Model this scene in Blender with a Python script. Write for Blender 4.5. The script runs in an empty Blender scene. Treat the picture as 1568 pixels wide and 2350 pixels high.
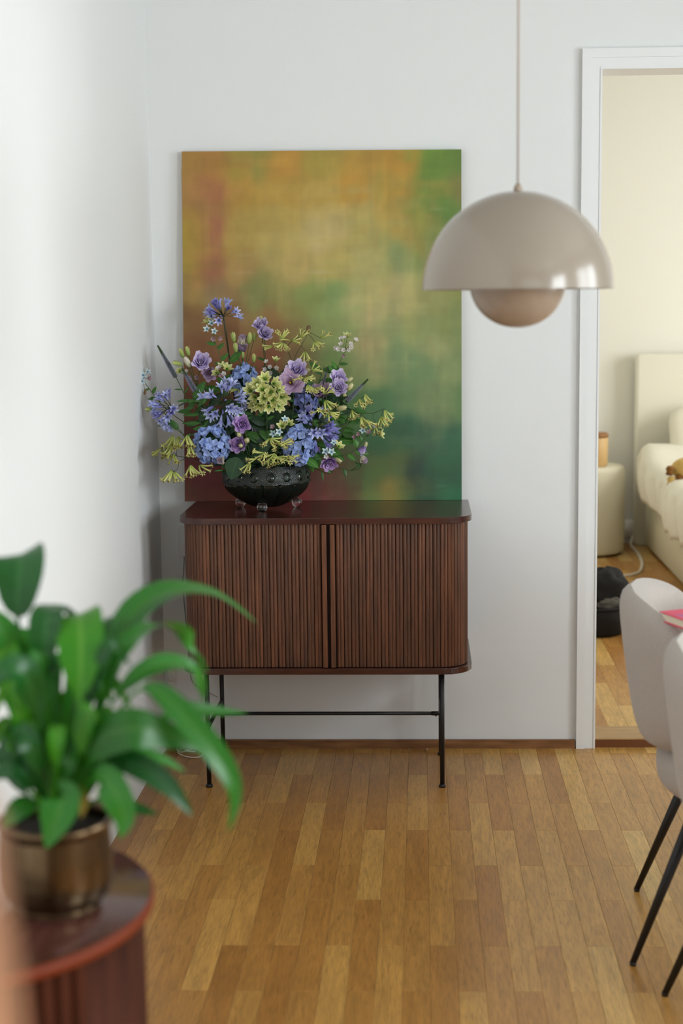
import bpy, math, random
from mathutils import Vector, Matrix, Quaternion, noise

random.seed(7)
SC = bpy.context.scene
COL = SC.collection

# ------------------------------------------------------------------ camera
IMG_W, IMG_H = 1568, 2350
YAW, PITCH, ROLL, FPX, PPX = 0.0328, 0.1383, -0.0097, 3425.9, 856.97
EYE = Vector((0, 0, 1.5))
_r = Vector((math.cos(YAW), math.sin(YAW), 0)); _f = Vector((-math.sin(YAW), math.cos(YAW), 0)); _u = Vector((0, 0, 1))
FWD = math.cos(PITCH) * _f - math.sin(PITCH) * _u
_u2 = math.sin(PITCH) * _f + math.cos(PITCH) * _u
RIGHT = math.cos(ROLL) * _r + math.sin(ROLL) * _u2
UP = -math.sin(ROLL) * _r + math.cos(ROLL) * _u2
cam_data = bpy.data.cameras.new('camera')
cam = bpy.data.objects.new('camera', cam_data); COL.objects.link(cam)
cam.matrix_world = Matrix(((RIGHT.x, UP.x, -FWD.x, EYE.x), (RIGHT.y, UP.y, -FWD.y, EYE.y), (RIGHT.z, UP.z, -FWD.z, EYE.z), (0, 0, 0, 1)))
cam_data.sensor_fit = 'AUTO'; cam_data.sensor_width = 36.0
cam_data.lens = FPX / IMG_H * 36.0
cam_data.shift_x = (IMG_W / 2 - PPX) / IMG_H
cam_data.clip_start = 0.05
cam_data.dof.use_dof = True
cam_data.dof.focus_distance = 4.62
cam_data.dof.aperture_fstop = 2.8
SC.camera = cam

def at(u, v, y):
    "room point seen at photo position (u, v) at depth y from the camera plane"
    d = FWD + RIGHT * ((u - PPX) / FPX) - UP * ((v - IMG_H / 2) / FPX)
    return EYE + d * (y / d.y)
def atz(u, v, z):
    d = FWD + RIGHT * ((u - PPX) / FPX) - UP * ((v - IMG_H / 2) / FPX)
    return EYE + d * ((z - EYE.z) / d.z)

# ------------------------------------------------------------------ light
SC.view_settings.view_transform = 'Standard'
SC.view_settings.look = 'None'
SC.view_settings.gamma = 1.0
SC.view_settings.use_curve_mapping = False
SC.view_settings.exposure = 0.18
world = bpy.data.worlds.new('world'); SC.world = world; world.use_nodes = True
bg = world.node_tree.nodes['Background']
bg.inputs['Color'].default_value = (0.80, 0.90, 1.0, 1); bg.inputs['Strength'].default_value = 1.0

def area(name, loc, aim, sx, sy, power, color):
    l = bpy.data.lights.new(name, 'AREA'); l.shape = 'RECTANGLE'; l.size = sx; l.size_y = sy
    l.energy = power; l.color = color
    o = bpy.data.objects.new(name, l); COL.objects.link(o)
    o.location = loc
    d = (Vector(aim) - Vector(loc)).normalized()
    x = d.cross(Vector((0, 0, 1))).normalized(); z = -d; yv = z.cross(x)
    o.rotation_euler = Matrix((x, yv, z)).transposed().to_euler()
    return o
DAY = (0.875, 0.96, 1.0)
area('daylight_right_far', (3.12, 2.60, 1.70), (0, 2.60, 1.55), 1.6, 1.6, 68, DAY)
area('daylight_right_near', (3.12, -0.1, 1.70), (0, 0.1, 1.60), 1.6, 1.6, 135, DAY)
area('fill_behind', (1.2, -1.72, 1.65), (1.0, 2, 1.4), 1.6, 1.5, 5, DAY)  # weak fill added through an unseen window behind the camera
area('daylight_bedroom', (3.72, 7.3, 1.6), (0.5, 7.3, 1.2), 1.5, 1.6, 66, (1.0, 0.985, 0.935))

# ------------------------------------------------------------------ helpers
ORG = {}
def lin(c):
    return tuple((x / 255 / 12.92) if x / 255 <= 0.04045 else ((x / 255 + 0.055) / 1.055) ** 2.4 for x in c[:3])
def col4(c): return (*lin(c), 1.0)

class MB:
    "collects geometry for one mesh"
    def __init__(s): s.v = []; s.f = []; s.m = []; s.uv = []; s.c = None
    def add(s, vs, fs, mi=0, uv=None):
        b = len(s.v); s.v += [Vector(p) for p in vs]
        s.uv += uv if uv else [(0.5, 0.5)] * len(vs)
        s.f += [[i + b for i in f] for f in fs]; s.m += [mi] * len(fs)
        return s
    def box(s, a, b, mi=0):
        (x0, y0, z0), (x1, y1, z1) = a, b
        return s.add([(x0,y0,z0),(x1,y0,z0),(x1,y1,z0),(x0,y1,z0),(x0,y0,z1),(x1,y0,z1),(x1,y1,z1),(x0,y1,z1)],
              [(3,2,1,0),(4,5,6,7),(0,1,5,4),(1,2,6,5),(2,3,7,6),(3,0,4,7)], mi)
    def prism(s, pts, z0, z1, mi=0, bevel=0.0):
        n = len(pts); vs = []; fs = []
        rings = [(z0, 0)] + [(z1, 0)]
        if bevel:
            rings = [(z0, bevel), (z0 + bevel, 0), (z1 - bevel, 0), (z1, bevel)]
        cx = sum(p[0] for p in pts) / n; cy = sum(p[1] for p in pts) / n
        hx = max(abs(p[0] - cx) for p in pts); hy = max(abs(p[1] - cy) for p in pts)
        for z, i in rings:
            for p in pts: vs.append((cx + (p[0]-cx) * (1 - i / hx), cy + (p[1]-cy) * (1 - i / hy), z))
        for k in range(len(rings) - 1):
            for i in range(n):
                j = (i + 1) % n; fs.append((k*n+i, k*n+j, (k+1)*n+j, (k+1)*n+i))
        fs.append(tuple(reversed(range(n)))); fs.append(tuple((len(rings)-1)*n + i for i in range(n)))
        return s.add(vs, fs, mi)
    def grid(s, fn, nu, nv, mi=0, closed_u=False, flip=False):
        vs = []; uv = []; fs = []
        for j in range(nv + 1):
            for i in range(nu + (0 if closed_u else 1)):
                a, b = i / nu, j / nv
                vs.append(fn(a, b)); uv.append((a, b))
        w = nu if closed_u else nu + 1
        for j in range(nv):
            for i in range(nu):
                k = (i + 1) % w
                q = (j*w+i, j*w+k, (j+1)*w+k, (j+1)*w+i)
                fs.append(tuple(reversed(q)) if flip else q)
        return s.add(vs, fs, mi, uv)
    def lathe(s, prof, n=40, c=(0, 0, 0), mi=0, a0=0.0, a1=2*math.pi):
        full = abs(a1 - a0 - 2*math.pi) < 1e-6
        c = Vector(c)
        def fn(u, v):
            k = v * (len(prof) - 1); i = min(int(k), len(prof) - 2); t = k - i
            r = prof[i][0] * (1 - t) + prof[i+1][0] * t; z = prof[i][1] * (1 - t) + prof[i+1][1] * t
            a = a0 + (a1 - a0) * u
            return c + Vector((r * math.cos(a), r * math.sin(a), z))
        return s.grid(fn, n, len(prof) - 1, mi, closed_u=full)
    def tube(s, pts, rad, n=8, mi=0, cap=True):
        pts = [Vector(p) for p in pts]; N = len(pts)
        if not hasattr(rad, '__len__'): rad = [rad] * N
        vs = []; fs = []; uv = []
        t0 = (pts[1] - pts[0]).normalized()
        ref = Vector((0, 0, 1)) if abs(t0.z) < .9 else Vector((1, 0, 0))
        x = (ref - ref.dot(t0) * t0).normalized()
        for i, p in enumerate(pts):
            t = (pts[min(i+1, N-1)] - pts[max(i-1, 0)]).normalized()
            x = (x - x.dot(t) * t).normalized(); y = t.cross(x)
            for k in range(n):
                a = 2 * math.pi * k / n
                vs.append(p + rad[i] * (math.cos(a) * x + math.sin(a) * y)); uv.append((k / n, i / (N - 1)))
        for i in range(N - 1):
            for k in range(n):
                j = (k + 1) % n; fs.append((i*n+k, i*n+j, (i+1)*n+j, (i+1)*n+k))
        if cap:
            fs.append(tuple(reversed(range(n)))); fs.append(tuple((N-1)*n + k for k in range(n)))
        return s.add(vs, fs, mi, uv)
    def ball(s, c, r, nu=16, nv=10, mi=0, sc=(1, 1, 1)):
        c = Vector(c)
        def fn(u, v):
            a = 2*math.pi*u; b = math.pi * (v * .99996 + .00002)
            return c + Vector((r*sc[0]*math.sin(b)*math.cos(a), r*sc[1]*math.sin(b)*math.sin(a), -r*sc[2]*math.cos(b)))
        return s.grid(fn, nu, nv, mi, closed_u=True)
    def mesh(s, name, mats, smooth=True, off=None):
        off = off or Vector((0, 0, 0))
        me = bpy.data.meshes.new(name)
        me.from_pydata([tuple(p - off) for p in s.v], [], s.f)
        for m in mats: me.materials.append(m)
        if len(mats) > 1: me.polygons.foreach_set('material_index', s.m)
        me.polygons.foreach_set('use_smooth', [smooth] * len(s.f))
        ul = me.uv_layers.new(name='UVMap')
        flat = []
        for l in me.loops: flat += s.uv[l.vertex_index]
        ul.data.foreach_set('uv', flat)
        me.update()
        return me

def tag(o, label=None, cat=None, group=None, kind=None):
    if label: o['label'] = label
    if cat: o['category'] = cat
    if group: o['group'] = group
    if kind: o['kind'] = kind
    return o
def thing(name, loc, label, cat, group=None):
    o = bpy.data.objects.new(name, None); COL.objects.link(o)
    o.location = loc; o.empty_display_size = .05; ORG[o.name] = Vector(loc)
    return tag(o, label, cat, group)
def obj(name, mb, mats, parent=None, smooth=True, loc=None, kind=None, label=None, cat=None, group=None):
    "one mesh object built in room coordinates"
    if not isinstance(mats, (list, tuple)): mats = [mats]
    org = ORG[parent.name] if parent else Vector(loc or (0, 0, 0))
    o = bpy.data.objects.new(name, mb.mesh(name, mats, smooth, org)); COL.objects.link(o)
    if parent: o.parent = parent
    else: o.location = org
    ORG[o.name] = org.copy()
    if kind or label or cat or group: tag(o, label, cat, group, kind)
    return o
def put(name, me, parent, M, color=None, label=None):
    "a piece that shares mesh data, placed by the room matrix M"
    o = bpy.data.objects.new(name, me); COL.objects.link(o); o.parent = parent
    o.matrix_basis = Matrix.Translation(-ORG[parent.name]) @ M
    ORG[o.name] = M.translation.copy()
    if color: o.color = color
    if label: o['label'] = label
    return o
def frame(pos, z, roll=0.0, sc=1.0):
    "matrix with local +Z along z"
    z = Vector(z).normalized()
    q = z.to_track_quat('Z', 'Y')
    return Matrix.Translation(Vector(pos)) @ q.to_matrix().to_4x4() @ Matrix.Rotation(roll, 4, 'Z') @ Matrix.Scale(sc, 4)
def spline(pts, n):
    pts = [Vector(p) for p in pts]
    P = [2*pts[0]-pts[1]] + pts + [2*pts[-1]-pts[-2]]
    out = []; segs = len(pts) - 1
    for i in range(n + 1):
        s = i / n * segs; k = min(int(s), segs - 1); t = s - k
        a, b, c, d = P[k], P[k+1], P[k+2], P[k+3]
        out.append(.5 * ((2*b) + (c-a)*t + (2*a-5*b+4*c-d)*t*t + (3*b-a-3*c+d)*t**3))
    return out
def rrect(x0, y0, x1, y1, r, n=8, corners=(1, 1, 1, 1)):
    out = []
    for (cx, cy, a0, on) in ((x0+r, y0+r, math.pi, corners[0]), (x1-r, y0+r, 1.5*math.pi, corners[1]), (x1-r, y1-r, 0, corners[2]), (x0+r, y1-r, .5*math.pi, corners[3])):
        if on:
            for i in range(n + 1):
                a = a0 + .5*math.pi * i / n; out.append((cx + r*math.cos(a), cy + r*math.sin(a)))
        else:
            sx = -r if math.cos(a0 + math.pi/4) < 0 else r; sy = -r if math.sin(a0 + math.pi/4) < 0 else r
            out.append((cx + sx, cy + sy))
    return out

# ------------------------------------------------------------------ materials
def nmat(name):
    m = bpy.data.materials.new(name); m.use_nodes = True
    nt = m.node_tree; return m, nt, nt.nodes['Principled BSDF'], nt.nodes['Material Output']
def mat(name, c, rough=.6, metal=0, c2=None, nscale=8, stretch=(1, 1, 1), bump=0, bscale=60, spec=.5, coat=0, trans=0, ior=1.45, sheen=0, objrand=0, detail=4, lo=.35, hi=.65):
    m, nt, p, out = nmat(name); N = nt.nodes; L = nt.links
    p.inputs['Base Color'].default_value = col4(c); p.inputs['Roughness'].default_value = rough
    p.inputs['Metallic'].default_value = metal; p.inputs['Specular IOR Level'].default_value = spec
    p.inputs['IOR'].default_value = ior
    if coat: p.inputs['Coat Weight'].default_value = coat; p.inputs['Coat Roughness'].default_value = .12
    if trans: p.inputs['Transmission Weight'].default_value = trans
    if sheen: p.inputs['Sheen Weight'].default_value = sheen
    vec = None
    if c2 or bump:
        tc = N.new('ShaderNodeTexCoord'); mp = N.new('ShaderNodeMapping'); mp.inputs['Scale'].default_value = stretch
        if objrand:
            oi = N.new('ShaderNodeObjectInfo'); mul = N.new('ShaderNodeMath'); mul.operation = 'MULTIPLY'; mul.inputs[1].default_value = 37.0
            L.new(oi.outputs['Random'], mul.inputs[0])
            ad = N.new('ShaderNodeVectorMath'); ad.operation = 'ADD'
            L.new(tc.outputs['Object'], ad.inputs[0]); L.new(mul.outputs[0], ad.inputs[1]); L.new(ad.outputs[0], mp.inputs['Vector'])
        else:
            L.new(tc.outputs['Object'], mp.inputs['Vector'])
        vec = mp.outputs['Vector']
    if c2:
        nz = N.new('ShaderNodeTexNoise'); nz.inputs['Scale'].default_value = nscale; nz.inputs['Detail'].default_value = detail
        L.new(vec, nz.inputs['Vector'])
        mr = N.new('ShaderNodeMapRange'); mr.inputs[1].default_value = lo; mr.inputs[2].default_value = hi
        L.new(nz.outputs['Fac'], mr.inputs[0])
        mx = N.new('ShaderNodeMix'); mx.data_type = 'RGBA'
        mx.inputs['A'].default_value = col4(c); mx.inputs['B'].default_value = col4(c2)
        L.new(mr.outputs[0], mx.inputs['Factor'])
        res = mx.outputs['Result']
        if objrand:
            hs = N.new('ShaderNodeHueSaturation'); m2 = N.new('ShaderNodeMapRange')
            m2.inputs[3].default_value = 1 - objrand; m2.inputs[4].default_value = 1 + objrand
            L.new(oi.outputs['Random'], m2.inputs[0]); L.new(m2.outputs[0], hs.inputs['Value']); L.new(res, hs.inputs['Color']); res = hs.outputs['Color']
        L.new(res, p.inputs['Base Color'])
    if bump:
        nb = N.new('ShaderNodeTexNoise'); nb.inputs['Scale'].default_value = bscale; nb.inputs['Detail'].default_value = 3
        L.new(vec, nb.inputs['Vector'])
        b = N.new('ShaderNodeBump'); b.inputs['Strength'].default_value = bump; b.inputs['Distance'].default_value = .002
        L.new(nb.outputs['Fac'], b.inputs['Height']); L.new(b.outputs['Normal'], p.inputs['Normal'])
    return m
def petal_mat(name, cols, rough=.55, transl=.3, var=.12, mid=None):
    "colour runs along the petal (UV v); a midline colour if given; thin tissue lets some light through"
    m, nt, p, out = nmat(name); N = nt.nodes; L = nt.links
    uvn = N.new('ShaderNodeUVMap'); sp = N.new('ShaderNodeSeparateXYZ'); L.new(uvn.outputs[0], sp.inputs[0])
    cr = N.new('ShaderNodeValToRGB'); L.new(sp.outputs['Y'], cr.inputs[0])
    els = cr.color_ramp.elements
    while len(els) < len(cols): els.new(.5)
    for e, (pos, c) in zip(els, cols): e.position = pos; e.color = col4(c)
    res = cr.outputs['Color']
    if mid:
        a = N.new('ShaderNodeMath'); a.operation = 'SUBTRACT'; a.inputs[1].default_value = .5; L.new(sp.outputs['X'], a.inputs[0])
        b = N.new('ShaderNodeMath'); b.operation = 'ABSOLUTE'; L.new(a.outputs[0], b.inputs[0])
        mr = N.new('ShaderNodeMapRange'); mr.inputs[1].default_value = .03; mr.inputs[2].default_value = mid[1]; mr.inputs[3].default_value = 1; mr.inputs[4].default_value = 0
        L.new(b.outputs[0], mr.inputs[0])
        mx = N.new('ShaderNodeMix'); mx.data_type = 'RGBA'; L.new(mr.outputs[0], mx.inputs['Factor']); L.new(res, mx.inputs['A']); mx.inputs['B'].default_value = col4(mid[0])
        res = mx.outputs['Result']
    oi = N.new('ShaderNodeObjectInfo'); m2 = N.new('ShaderNodeMapRange'); m2.inputs[3].default_value = 1 - var; m2.inputs[4].default_value = 1 + var
    hs = N.new('ShaderNodeHueSaturation'); L.new(oi.outputs['Random'], m2.inputs[0]); L.new(m2.outputs[0], hs.inputs['Value']); L.new(res, hs.inputs['Color'])
    L.new(hs.outputs['Color'], p.inputs['Base Color']); p.inputs['Roughness'].default_value = rough
    if transl:
        tr = N.new('ShaderNodeBsdfTranslucent'); L.new(hs.outputs['Color'], tr.inputs['Color'])
        ms = N.new('ShaderNodeMixShader'); ms.inputs[0].default_value = transl
        L.new(p.outputs[0], ms.inputs[1]); L.new(tr.outputs[0], ms.inputs[2]); L.new(ms.outputs[0], out.inputs['Surface'])
    return m

M = {}
M['wall'] = mat('wall_paint', (233, 234, 234), .75, bump=.08, bscale=220)
M['wall_cream'] = mat('bedroom_wall_paint', (237, 236, 227), .75, bump=.06, bscale=200)
M['ceiling'] = mat('ceiling_paint', (208, 208, 205), .8)  # unseen ceiling, darkened to lessen bounced light
M['wall_unseen'] = mat('unseen_wall_dark', (150, 141, 130), .8)  # walls out of view, made darker to cut bounced light
M['trim'] = mat('trim_paint', (238, 239, 239), .38)
M['plaster_white'] = mat('white_plastic', (228, 227, 224), .35)
M['walnut'] = mat('dark_walnut', (76, 40, 31), .24, c2=(58, 30, 24), nscale=9, stretch=(1.2, 9, 9), coat=.3)
M['slat_wood'] = mat('tambour_walnut', (106, 64, 40), .45, c2=(78, 47, 31), nscale=7, stretch=(14, 14, 1), objrand=.24, bump=.15, bscale=30)
M['carcass'] = mat('carcass_walnut', (44, 25, 20), .6)
M['black_metal'] = mat('black_metal', (26, 23, 24), .42, spec=.5)
M['cable'] = mat('white_cable', (222, 214, 200), .5)
M['dark_cable'] = mat('grey_cable', (150, 140, 126), .5)
M['skirting'] = mat('oak_skirting', (150, 104, 66), .42, c2=(120, 80, 48), nscale=6, stretch=(1.5, 12, 12))
M['threshold'] = mat('oak_threshold', (178, 142, 92), .35, c2=(160, 122, 76), nscale=6, stretch=(1.5, 10, 10))
M['threshold_edge'] = mat('threshold_riser', (112, 66, 34), .45)
M['lamp'] = mat('lamp_enamel', (153, 141, 127), .22, spec=.5, coat=.3)
M['lamp_in'] = mat('lamp_inner_enamel', (158, 138, 120), .25)
M['lamp_cord'] = mat('lamp_cord_fabric', (176, 162, 152), .6)
M['fabric'] = mat('chair_weave', (190, 180, 172), .9, c2=(176, 166, 158), nscale=420, detail=2, bump=.35, bscale=520, sheen=.2)
M['chair_leg'] = mat('black_lacquer', (24, 21, 22), .4)
M['tabletop'] = mat('table_oak', (196, 170, 130), .35, c2=(180, 152, 112), nscale=5, stretch=(1, 9, 9))
M['pink'] = mat('pink_cover', (226, 72, 106), .5)
M['pages'] = mat('book_pages', (228, 220, 196), .8)
M['mauve'] = mat('mauve_print', (190, 92, 150), .5)
M['bronze'] = mat('bronze_glaze', (112, 92, 68), .27, metal=.95, c2=(84, 66, 46), nscale=5, stretch=(6, 6, 1))
M['soil'] = mat('soil', (42, 30, 22), .95, c2=(24, 17, 12), nscale=60, bump=1, bscale=120)
M['cherry'] = mat('side_table_wood', (74, 35, 19), .6, spec=.12, c2=(54, 25, 14), nscale=6, stretch=(9, 9, 1))
M['cherry_top'] = mat('side_table_top', (78, 46, 38), .16, c2=(64, 34, 28), nscale=7, stretch=(10, 1, 1), coat=.3)
M['cherry_edge'] = mat('side_table_edge', (108, 44, 20), .5, spec=.2)  # rim highlight painted in as a redder wood tone
M['tan_shade'] = mat('tan_lampshade', (150, 104, 72), .8, bump=.2, bscale=300)
M['brass'] = mat('aged_brass', (150, 116, 70), .35, metal=1)
M['glass_dark'] = mat('smoked_green_glass', (82, 98, 86), .05, trans=.93, ior=1.5, spec=.6)
M['glass_clear'] = mat('clear_glass', (246, 246, 246), .0, trans=1, ior=1.48)
M['bed_base'] = mat('bed_upholstery', (222, 216, 190), .85, bump=.2, bscale=200)
M['headboard'] = mat('headboard_fabric', (236, 233, 218), .9, bump=.2, bscale=200)
M['linen'] = mat('white_linen', (238, 234, 218), .9, bump=.4, bscale=14)
M['pillow'] = mat('pillow_linen', (236, 232, 214), .9, bump=.5, bscale=12)
M['drum'] = mat('cream_boucle', (230, 226, 204), .95, bump=.5, bscale=150)
M['tan_jar'] = mat('tan_ceramic', (214, 178, 122), .5)
M['tan_rim'] = mat('brown_wooden_lid', (150, 104, 60), .5)
M['mustard'] = mat('mustard_knit', (214, 180, 108), .9, c2=(196, 160, 88), nscale=20)
M['brown'] = mat('brown_tassel', (128, 84, 36), .9)
M['black_cloth'] = mat('black_cloth', (22, 20, 21), .85, bump=.5, bscale=40)
M['grey_cloth'] = mat('dark_grey_cloth', (92, 88, 82), .9)
M['dark_socket'] = mat('dark_plug', (40, 38, 36), .6)

def plank_mat(name, stops, island=False, rough=.3):
    m, nt, p, out = nmat(name); N = nt.nodes; L = nt.links
    tc = N.new('ShaderNodeTexCoord'); oi = N.new('ShaderNodeObjectInfo')
    rnd = oi.outputs['Random']
    if island:
        g = N.new('ShaderNodeNewGeometry'); rnd = g.outputs['Random Per Island']
    # tone of the plank
    cr = N.new('ShaderNodeValToRGB'); els = cr.color_ramp.elements
    while len(els) < len(stops): els.new(.5)
    for e, (pos, c) in zip(els, stops): e.position = pos; e.color = col4(c)
    if island: L.new(rnd, cr.inputs[0])
    else:
        sp = N.new('ShaderNodeSeparateColor'); L.new(oi.outputs['Color'], sp.inputs[0]); L.new(sp.outputs[0], cr.inputs[0])
    mul = N.new('ShaderNodeMath'); mul.operation = 'MULTIPLY'; mul.inputs[1].default_value = 53.0; L.new(rnd, mul.inputs[0])
    ad = N.new('ShaderNodeVectorMath'); ad.operation = 'ADD'; L.new(tc.outputs['Object'], ad.inputs[0]); L.new(mul.outputs[0], ad.inputs[1])
    def nz(scale, sc, det, dist=0):
        mp = N.new('ShaderNodeMapping'); mp.inputs['Scale'].default_value = sc; L.new(ad.outputs[0], mp.inputs['Vector'])
        t = N.new('ShaderNodeTexNoise'); t.inputs['Scale'].default_value = scale; t.inputs['Detail'].default_value = det
        t.inputs['Distortion'].default_value = dist; L.new(mp.outputs[0], t.inputs['Vector']); return t
    g1 = nz(4.2, (10, 1.0, 10), 5, 1.6); g2 = nz(30, (14, .7, 14), 4, .4)
    r1 = N.new('ShaderNodeMapRange'); r1.inputs[1].default_value = .3; r1.inputs[2].default_value = .7; r1.inputs[3].default_value = .80; r1.inputs[4].default_value = 1.14
    L.new(g1.outputs['Fac'], r1.inputs[0])
    r2 = N.new('ShaderNodeMapRange'); r2.inputs[1].default_value = .35; r2.inputs[2].default_value = .5; r2.inputs[3].default_value = .70; r2.inputs[4].default_value = 1.03
    L.new(g2.outputs['Fac'], r2.inputs[0])
    mm = N.new('ShaderNodeMath'); mm.operation = 'MULTIPLY'; L.new(r1.outputs[0], mm.inputs[0]); L.new(r2.outputs[0], mm.inputs[1])
    hs = N.new('ShaderNodeHueSaturation'); L.new(cr.outputs[0], hs.inputs['Color']); L.new(mm.outputs[0], hs.inputs['Value'])
    L.new(hs.outputs[0], p.inputs['Base Color'])
    p.inputs['Roughness'].default_value = rough; p.inputs['Specular IOR Level'].default_value = .5
    b = N.new('ShaderNodeBump'); b.inputs['Strength'].default_value = .12; b.inputs['Distance'].default_value = .001
    L.new(g2.outputs['Fac'], b.inputs['Height']); L.new(b.outputs[0], p.inputs['Normal'])
    return m
OAK = [(0, (144, 94, 40)), (.35, (174, 122, 58)), (.7, (198, 150, 78)), (1, (218, 178, 106))]
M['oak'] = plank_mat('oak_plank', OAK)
M['oak_rest'] = plank_mat('oak_plank_rest', OAK, True)
OAK2 = [(0, (170, 118, 58)), (.5, (194, 146, 78)), (1, (218, 182, 112))]
M['oak_bed'] = plank_mat('bedroom_plank', OAK2, rough=.38)
M['oak_bed_rest'] = plank_mat('bedroom_plank_rest', OAK2, True, rough=.38)
M['gap'] = mat('joint_wood', (84, 52, 28), .8)  # dark wood under the joints between planks

# ------------------------------------------------------------------ room shell
XL, XR, YB, YN, ZC = -0.879, 3.0, 4.942, -1.6, 3.05
TW = .13                                   # wall thickness
DX0, DZ = 0.583, 2.235                     # door opening: left edge, height
DX1 = DX0 + .88
def wall(name, boxes, m):
    mb = MB()
    for a, b in boxes: mb.box(a, b)
    return obj(name, mb, m, None, False, kind='structure')
wall('wall_left', [((XL-TW, YN, 0), (XL, YB+TW, ZC))], M['wall'])
wall('wall_back', [((XL, YB, 0), (DX0-.012, YB+TW, ZC)), ((DX1+.012, YB, 0), (XR+.9, YB+TW, ZC)), ((DX0-.012, YB, DZ+.012), (DX1+.012, YB+TW, ZC))], M['wall'])
W1, W2 = (1.8, 3.4), (-.9, .7)
wall('wall_right', [((XR, YN, 0), (XR+TW, W2[0], ZC)), ((XR, W2[1], 0), (XR+TW, W1[0], ZC)), ((XR, W1[1], 0), (XR+TW, YB, ZC)),
     ((XR, W2[0], 0), (XR+TW, W2[1], .85)), ((XR, W2[0], 2.45), (XR+TW, W2[1], ZC)), ((XR, W1[0], 0), (XR+TW, W1[1], .85)), ((XR, W1[0], 2.45), (XR+TW, W1[1], ZC))], M['wall_unseen'])
W3 = (.4, 2.0)  # opening for the added fill, out of view
wall('wall_front', [((XL, YN-TW, 0), (W3[0], YN, ZC)), ((W3[1], YN-TW, 0), (XR, YN, ZC)), ((W3[0], YN-TW, 0), (W3[1], YN, .9)), ((W3[0], YN-TW, 2.4), (W3[1], YN, ZC))], M['wall_unseen'])
wall('ceiling', [((XL-TW, YN-TW, ZC), (XR+TW, YB+TW, ZC+.1))], M['ceiling'])
def win(name, axis, p, lo, hi, z0, z1):
    mb = MB(); t = .05
    def bar(a, b, za, zb, d0=.03, d1=.09):
        if axis == 'x': mb.box((p+d0, a, za), (p+d1, b, zb))
        else: mb.box((a, p-d1, za), (b, p-d0, zb))
    bar(lo, hi, z0, z0+t); bar(lo, hi, z1-t, z1); bar(lo, lo+t, z0, z1); bar(hi-t, hi, z0, z1)
    mid = (lo+hi)/2; bar(mid-.045, mid+.045, z0, z1)
    obj(name, mb, M['trim'], None, False, kind='structure')
win('window_1', 'x', XR, W1[0], W1[1], .85, 2.45); win('window_2', 'x', XR, W2[0], W2[1], .85, 2.45); win('window_3', 'y', YN, W3[0], W3[1], .9, 2.4)
mb = MB(); mb.box((XL, YB-.016, 0), (DX0-.068, YB, .024)); mb.box((XL, YB-.013, .024), (DX0-.068, YB, .0285))
obj('baseboard_back', mb, M['skirting'], None, False, kind='structure')
# door casing and lining
mb = MB(); cw = .064
mb.box((DX0-cw, YB-.02, .0), (DX0-.036, YB, DZ+cw)); mb.box((DX0-.036, YB-.014, .0), (DX0-.006, YB, DZ+.036)); mb.box((DX0-.006, YB-.017, .0), (DX0, YB, DZ+.006))
mb.box((DX1, YB-.02, .0), (DX1+cw, YB, DZ+cw))
mb.box((DX0-.036, YB-.02, DZ+.036), (DX1+cw, YB, DZ+cw)); mb.box((DX0-.006, YB-.014, DZ+.006), (DX1, YB, DZ+.036)); mb.box((DX0, YB-.017, DZ), (DX1, YB, DZ+.006))
obj('trim_1', mb, M['trim'], None, False, kind='structure')
mb = MB(); mb.box((DX0-.012, YB, .03), (DX0, YB+TW, DZ)); mb.box((DX1, YB, .03), (DX1+.012, YB+TW, DZ)); mb.box((DX0-.012, YB, DZ), (DX1+.012, YB+TW, DZ+.012))
obj('trim_2', mb, M['trim'], None, False, kind='structure')
mb = MB(); mb.box((DX0, YB-.002, 0), (DX1, YB+.0, .026), 1); mb.box((DX0-.012, YB, 0), (DX1+.012, YB+TW+.02, .030), 0)
obj('trim_3', mb, [M['threshold'], M['threshold_edge']], None, False, kind='structure')

# parquet: every strip in view is a part of the floor
mb = MB(); mb.box((XL-TW, YN-TW, -.06), (XR+TW, YB+.005, -.012))
floor = obj('floor', mb, M['gap'], None, False, kind='structure')
PWD, PLN = .0615, .509
X0 = -.1094
def plank_mesh(name, w, l, m):
    b = MB(); g = .00022; c = .00045; hw, hl = w/2 - g, l/2 - g
    vs = []
    for (z, i) in ((-.012, 0), (-c, 0), (0, c)):
        vs += [(-hw+i, -hl+i, z), (hw-i, -hl+i, z), (hw-i, hl-i, z), (-hw+i, hl-i, z)]
    fs = [(8, 9, 10, 11)]
    for k in (0, 1):
        for i in range(4):
            j = (i+1) % 4; fs.append((k*4+i, k*4+j, (k+1)*4+j, (k+1)*4+i))
    b.add(vs, fs); return b.mesh(name, [m], False)
pm = {}
rest = MB()
cands = []
k0 = math.floor((XL - X0) / PWD) - 0
rp = random.Random(3)
border_x = XL + .052                        # border strip along the left wall
for k in range(-13, 64):
    xa = max(X0 + k*PWD, border_x); xb = min(X0 + (k+1)*PWD, XR)
    if xb - xa < .004: continue
    ph = 4.366 if k % 2 == 0 else 4.131
    for j in range(-2, 14):
        ya, yb = ph - j*PLN, ph - (j-1)*PLN
        yb = min(yb, YB); ya = max(ya, YN)
        if yb - ya < .01: continue
        cands.append((xa, xb, ya, yb))
for j in range(16):                          # the border strip
    ya = YB - (j+1)*.62; yb = YB - j*.62
    if yb > YN: cands.append((XL, border_x, max(ya, YN), yb))
def pix(x, y, z=0):
    d = Vector((x, y, z)) - EYE; dz = d.dot(FWD)
    return (PPX + FPX * d.dot(RIGHT)/dz, IMG_H/2 - FPX * d.dot(UP)/dz) if dz > .2 else (-9999, 9999)
TONE = {}
nvis = 0
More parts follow.
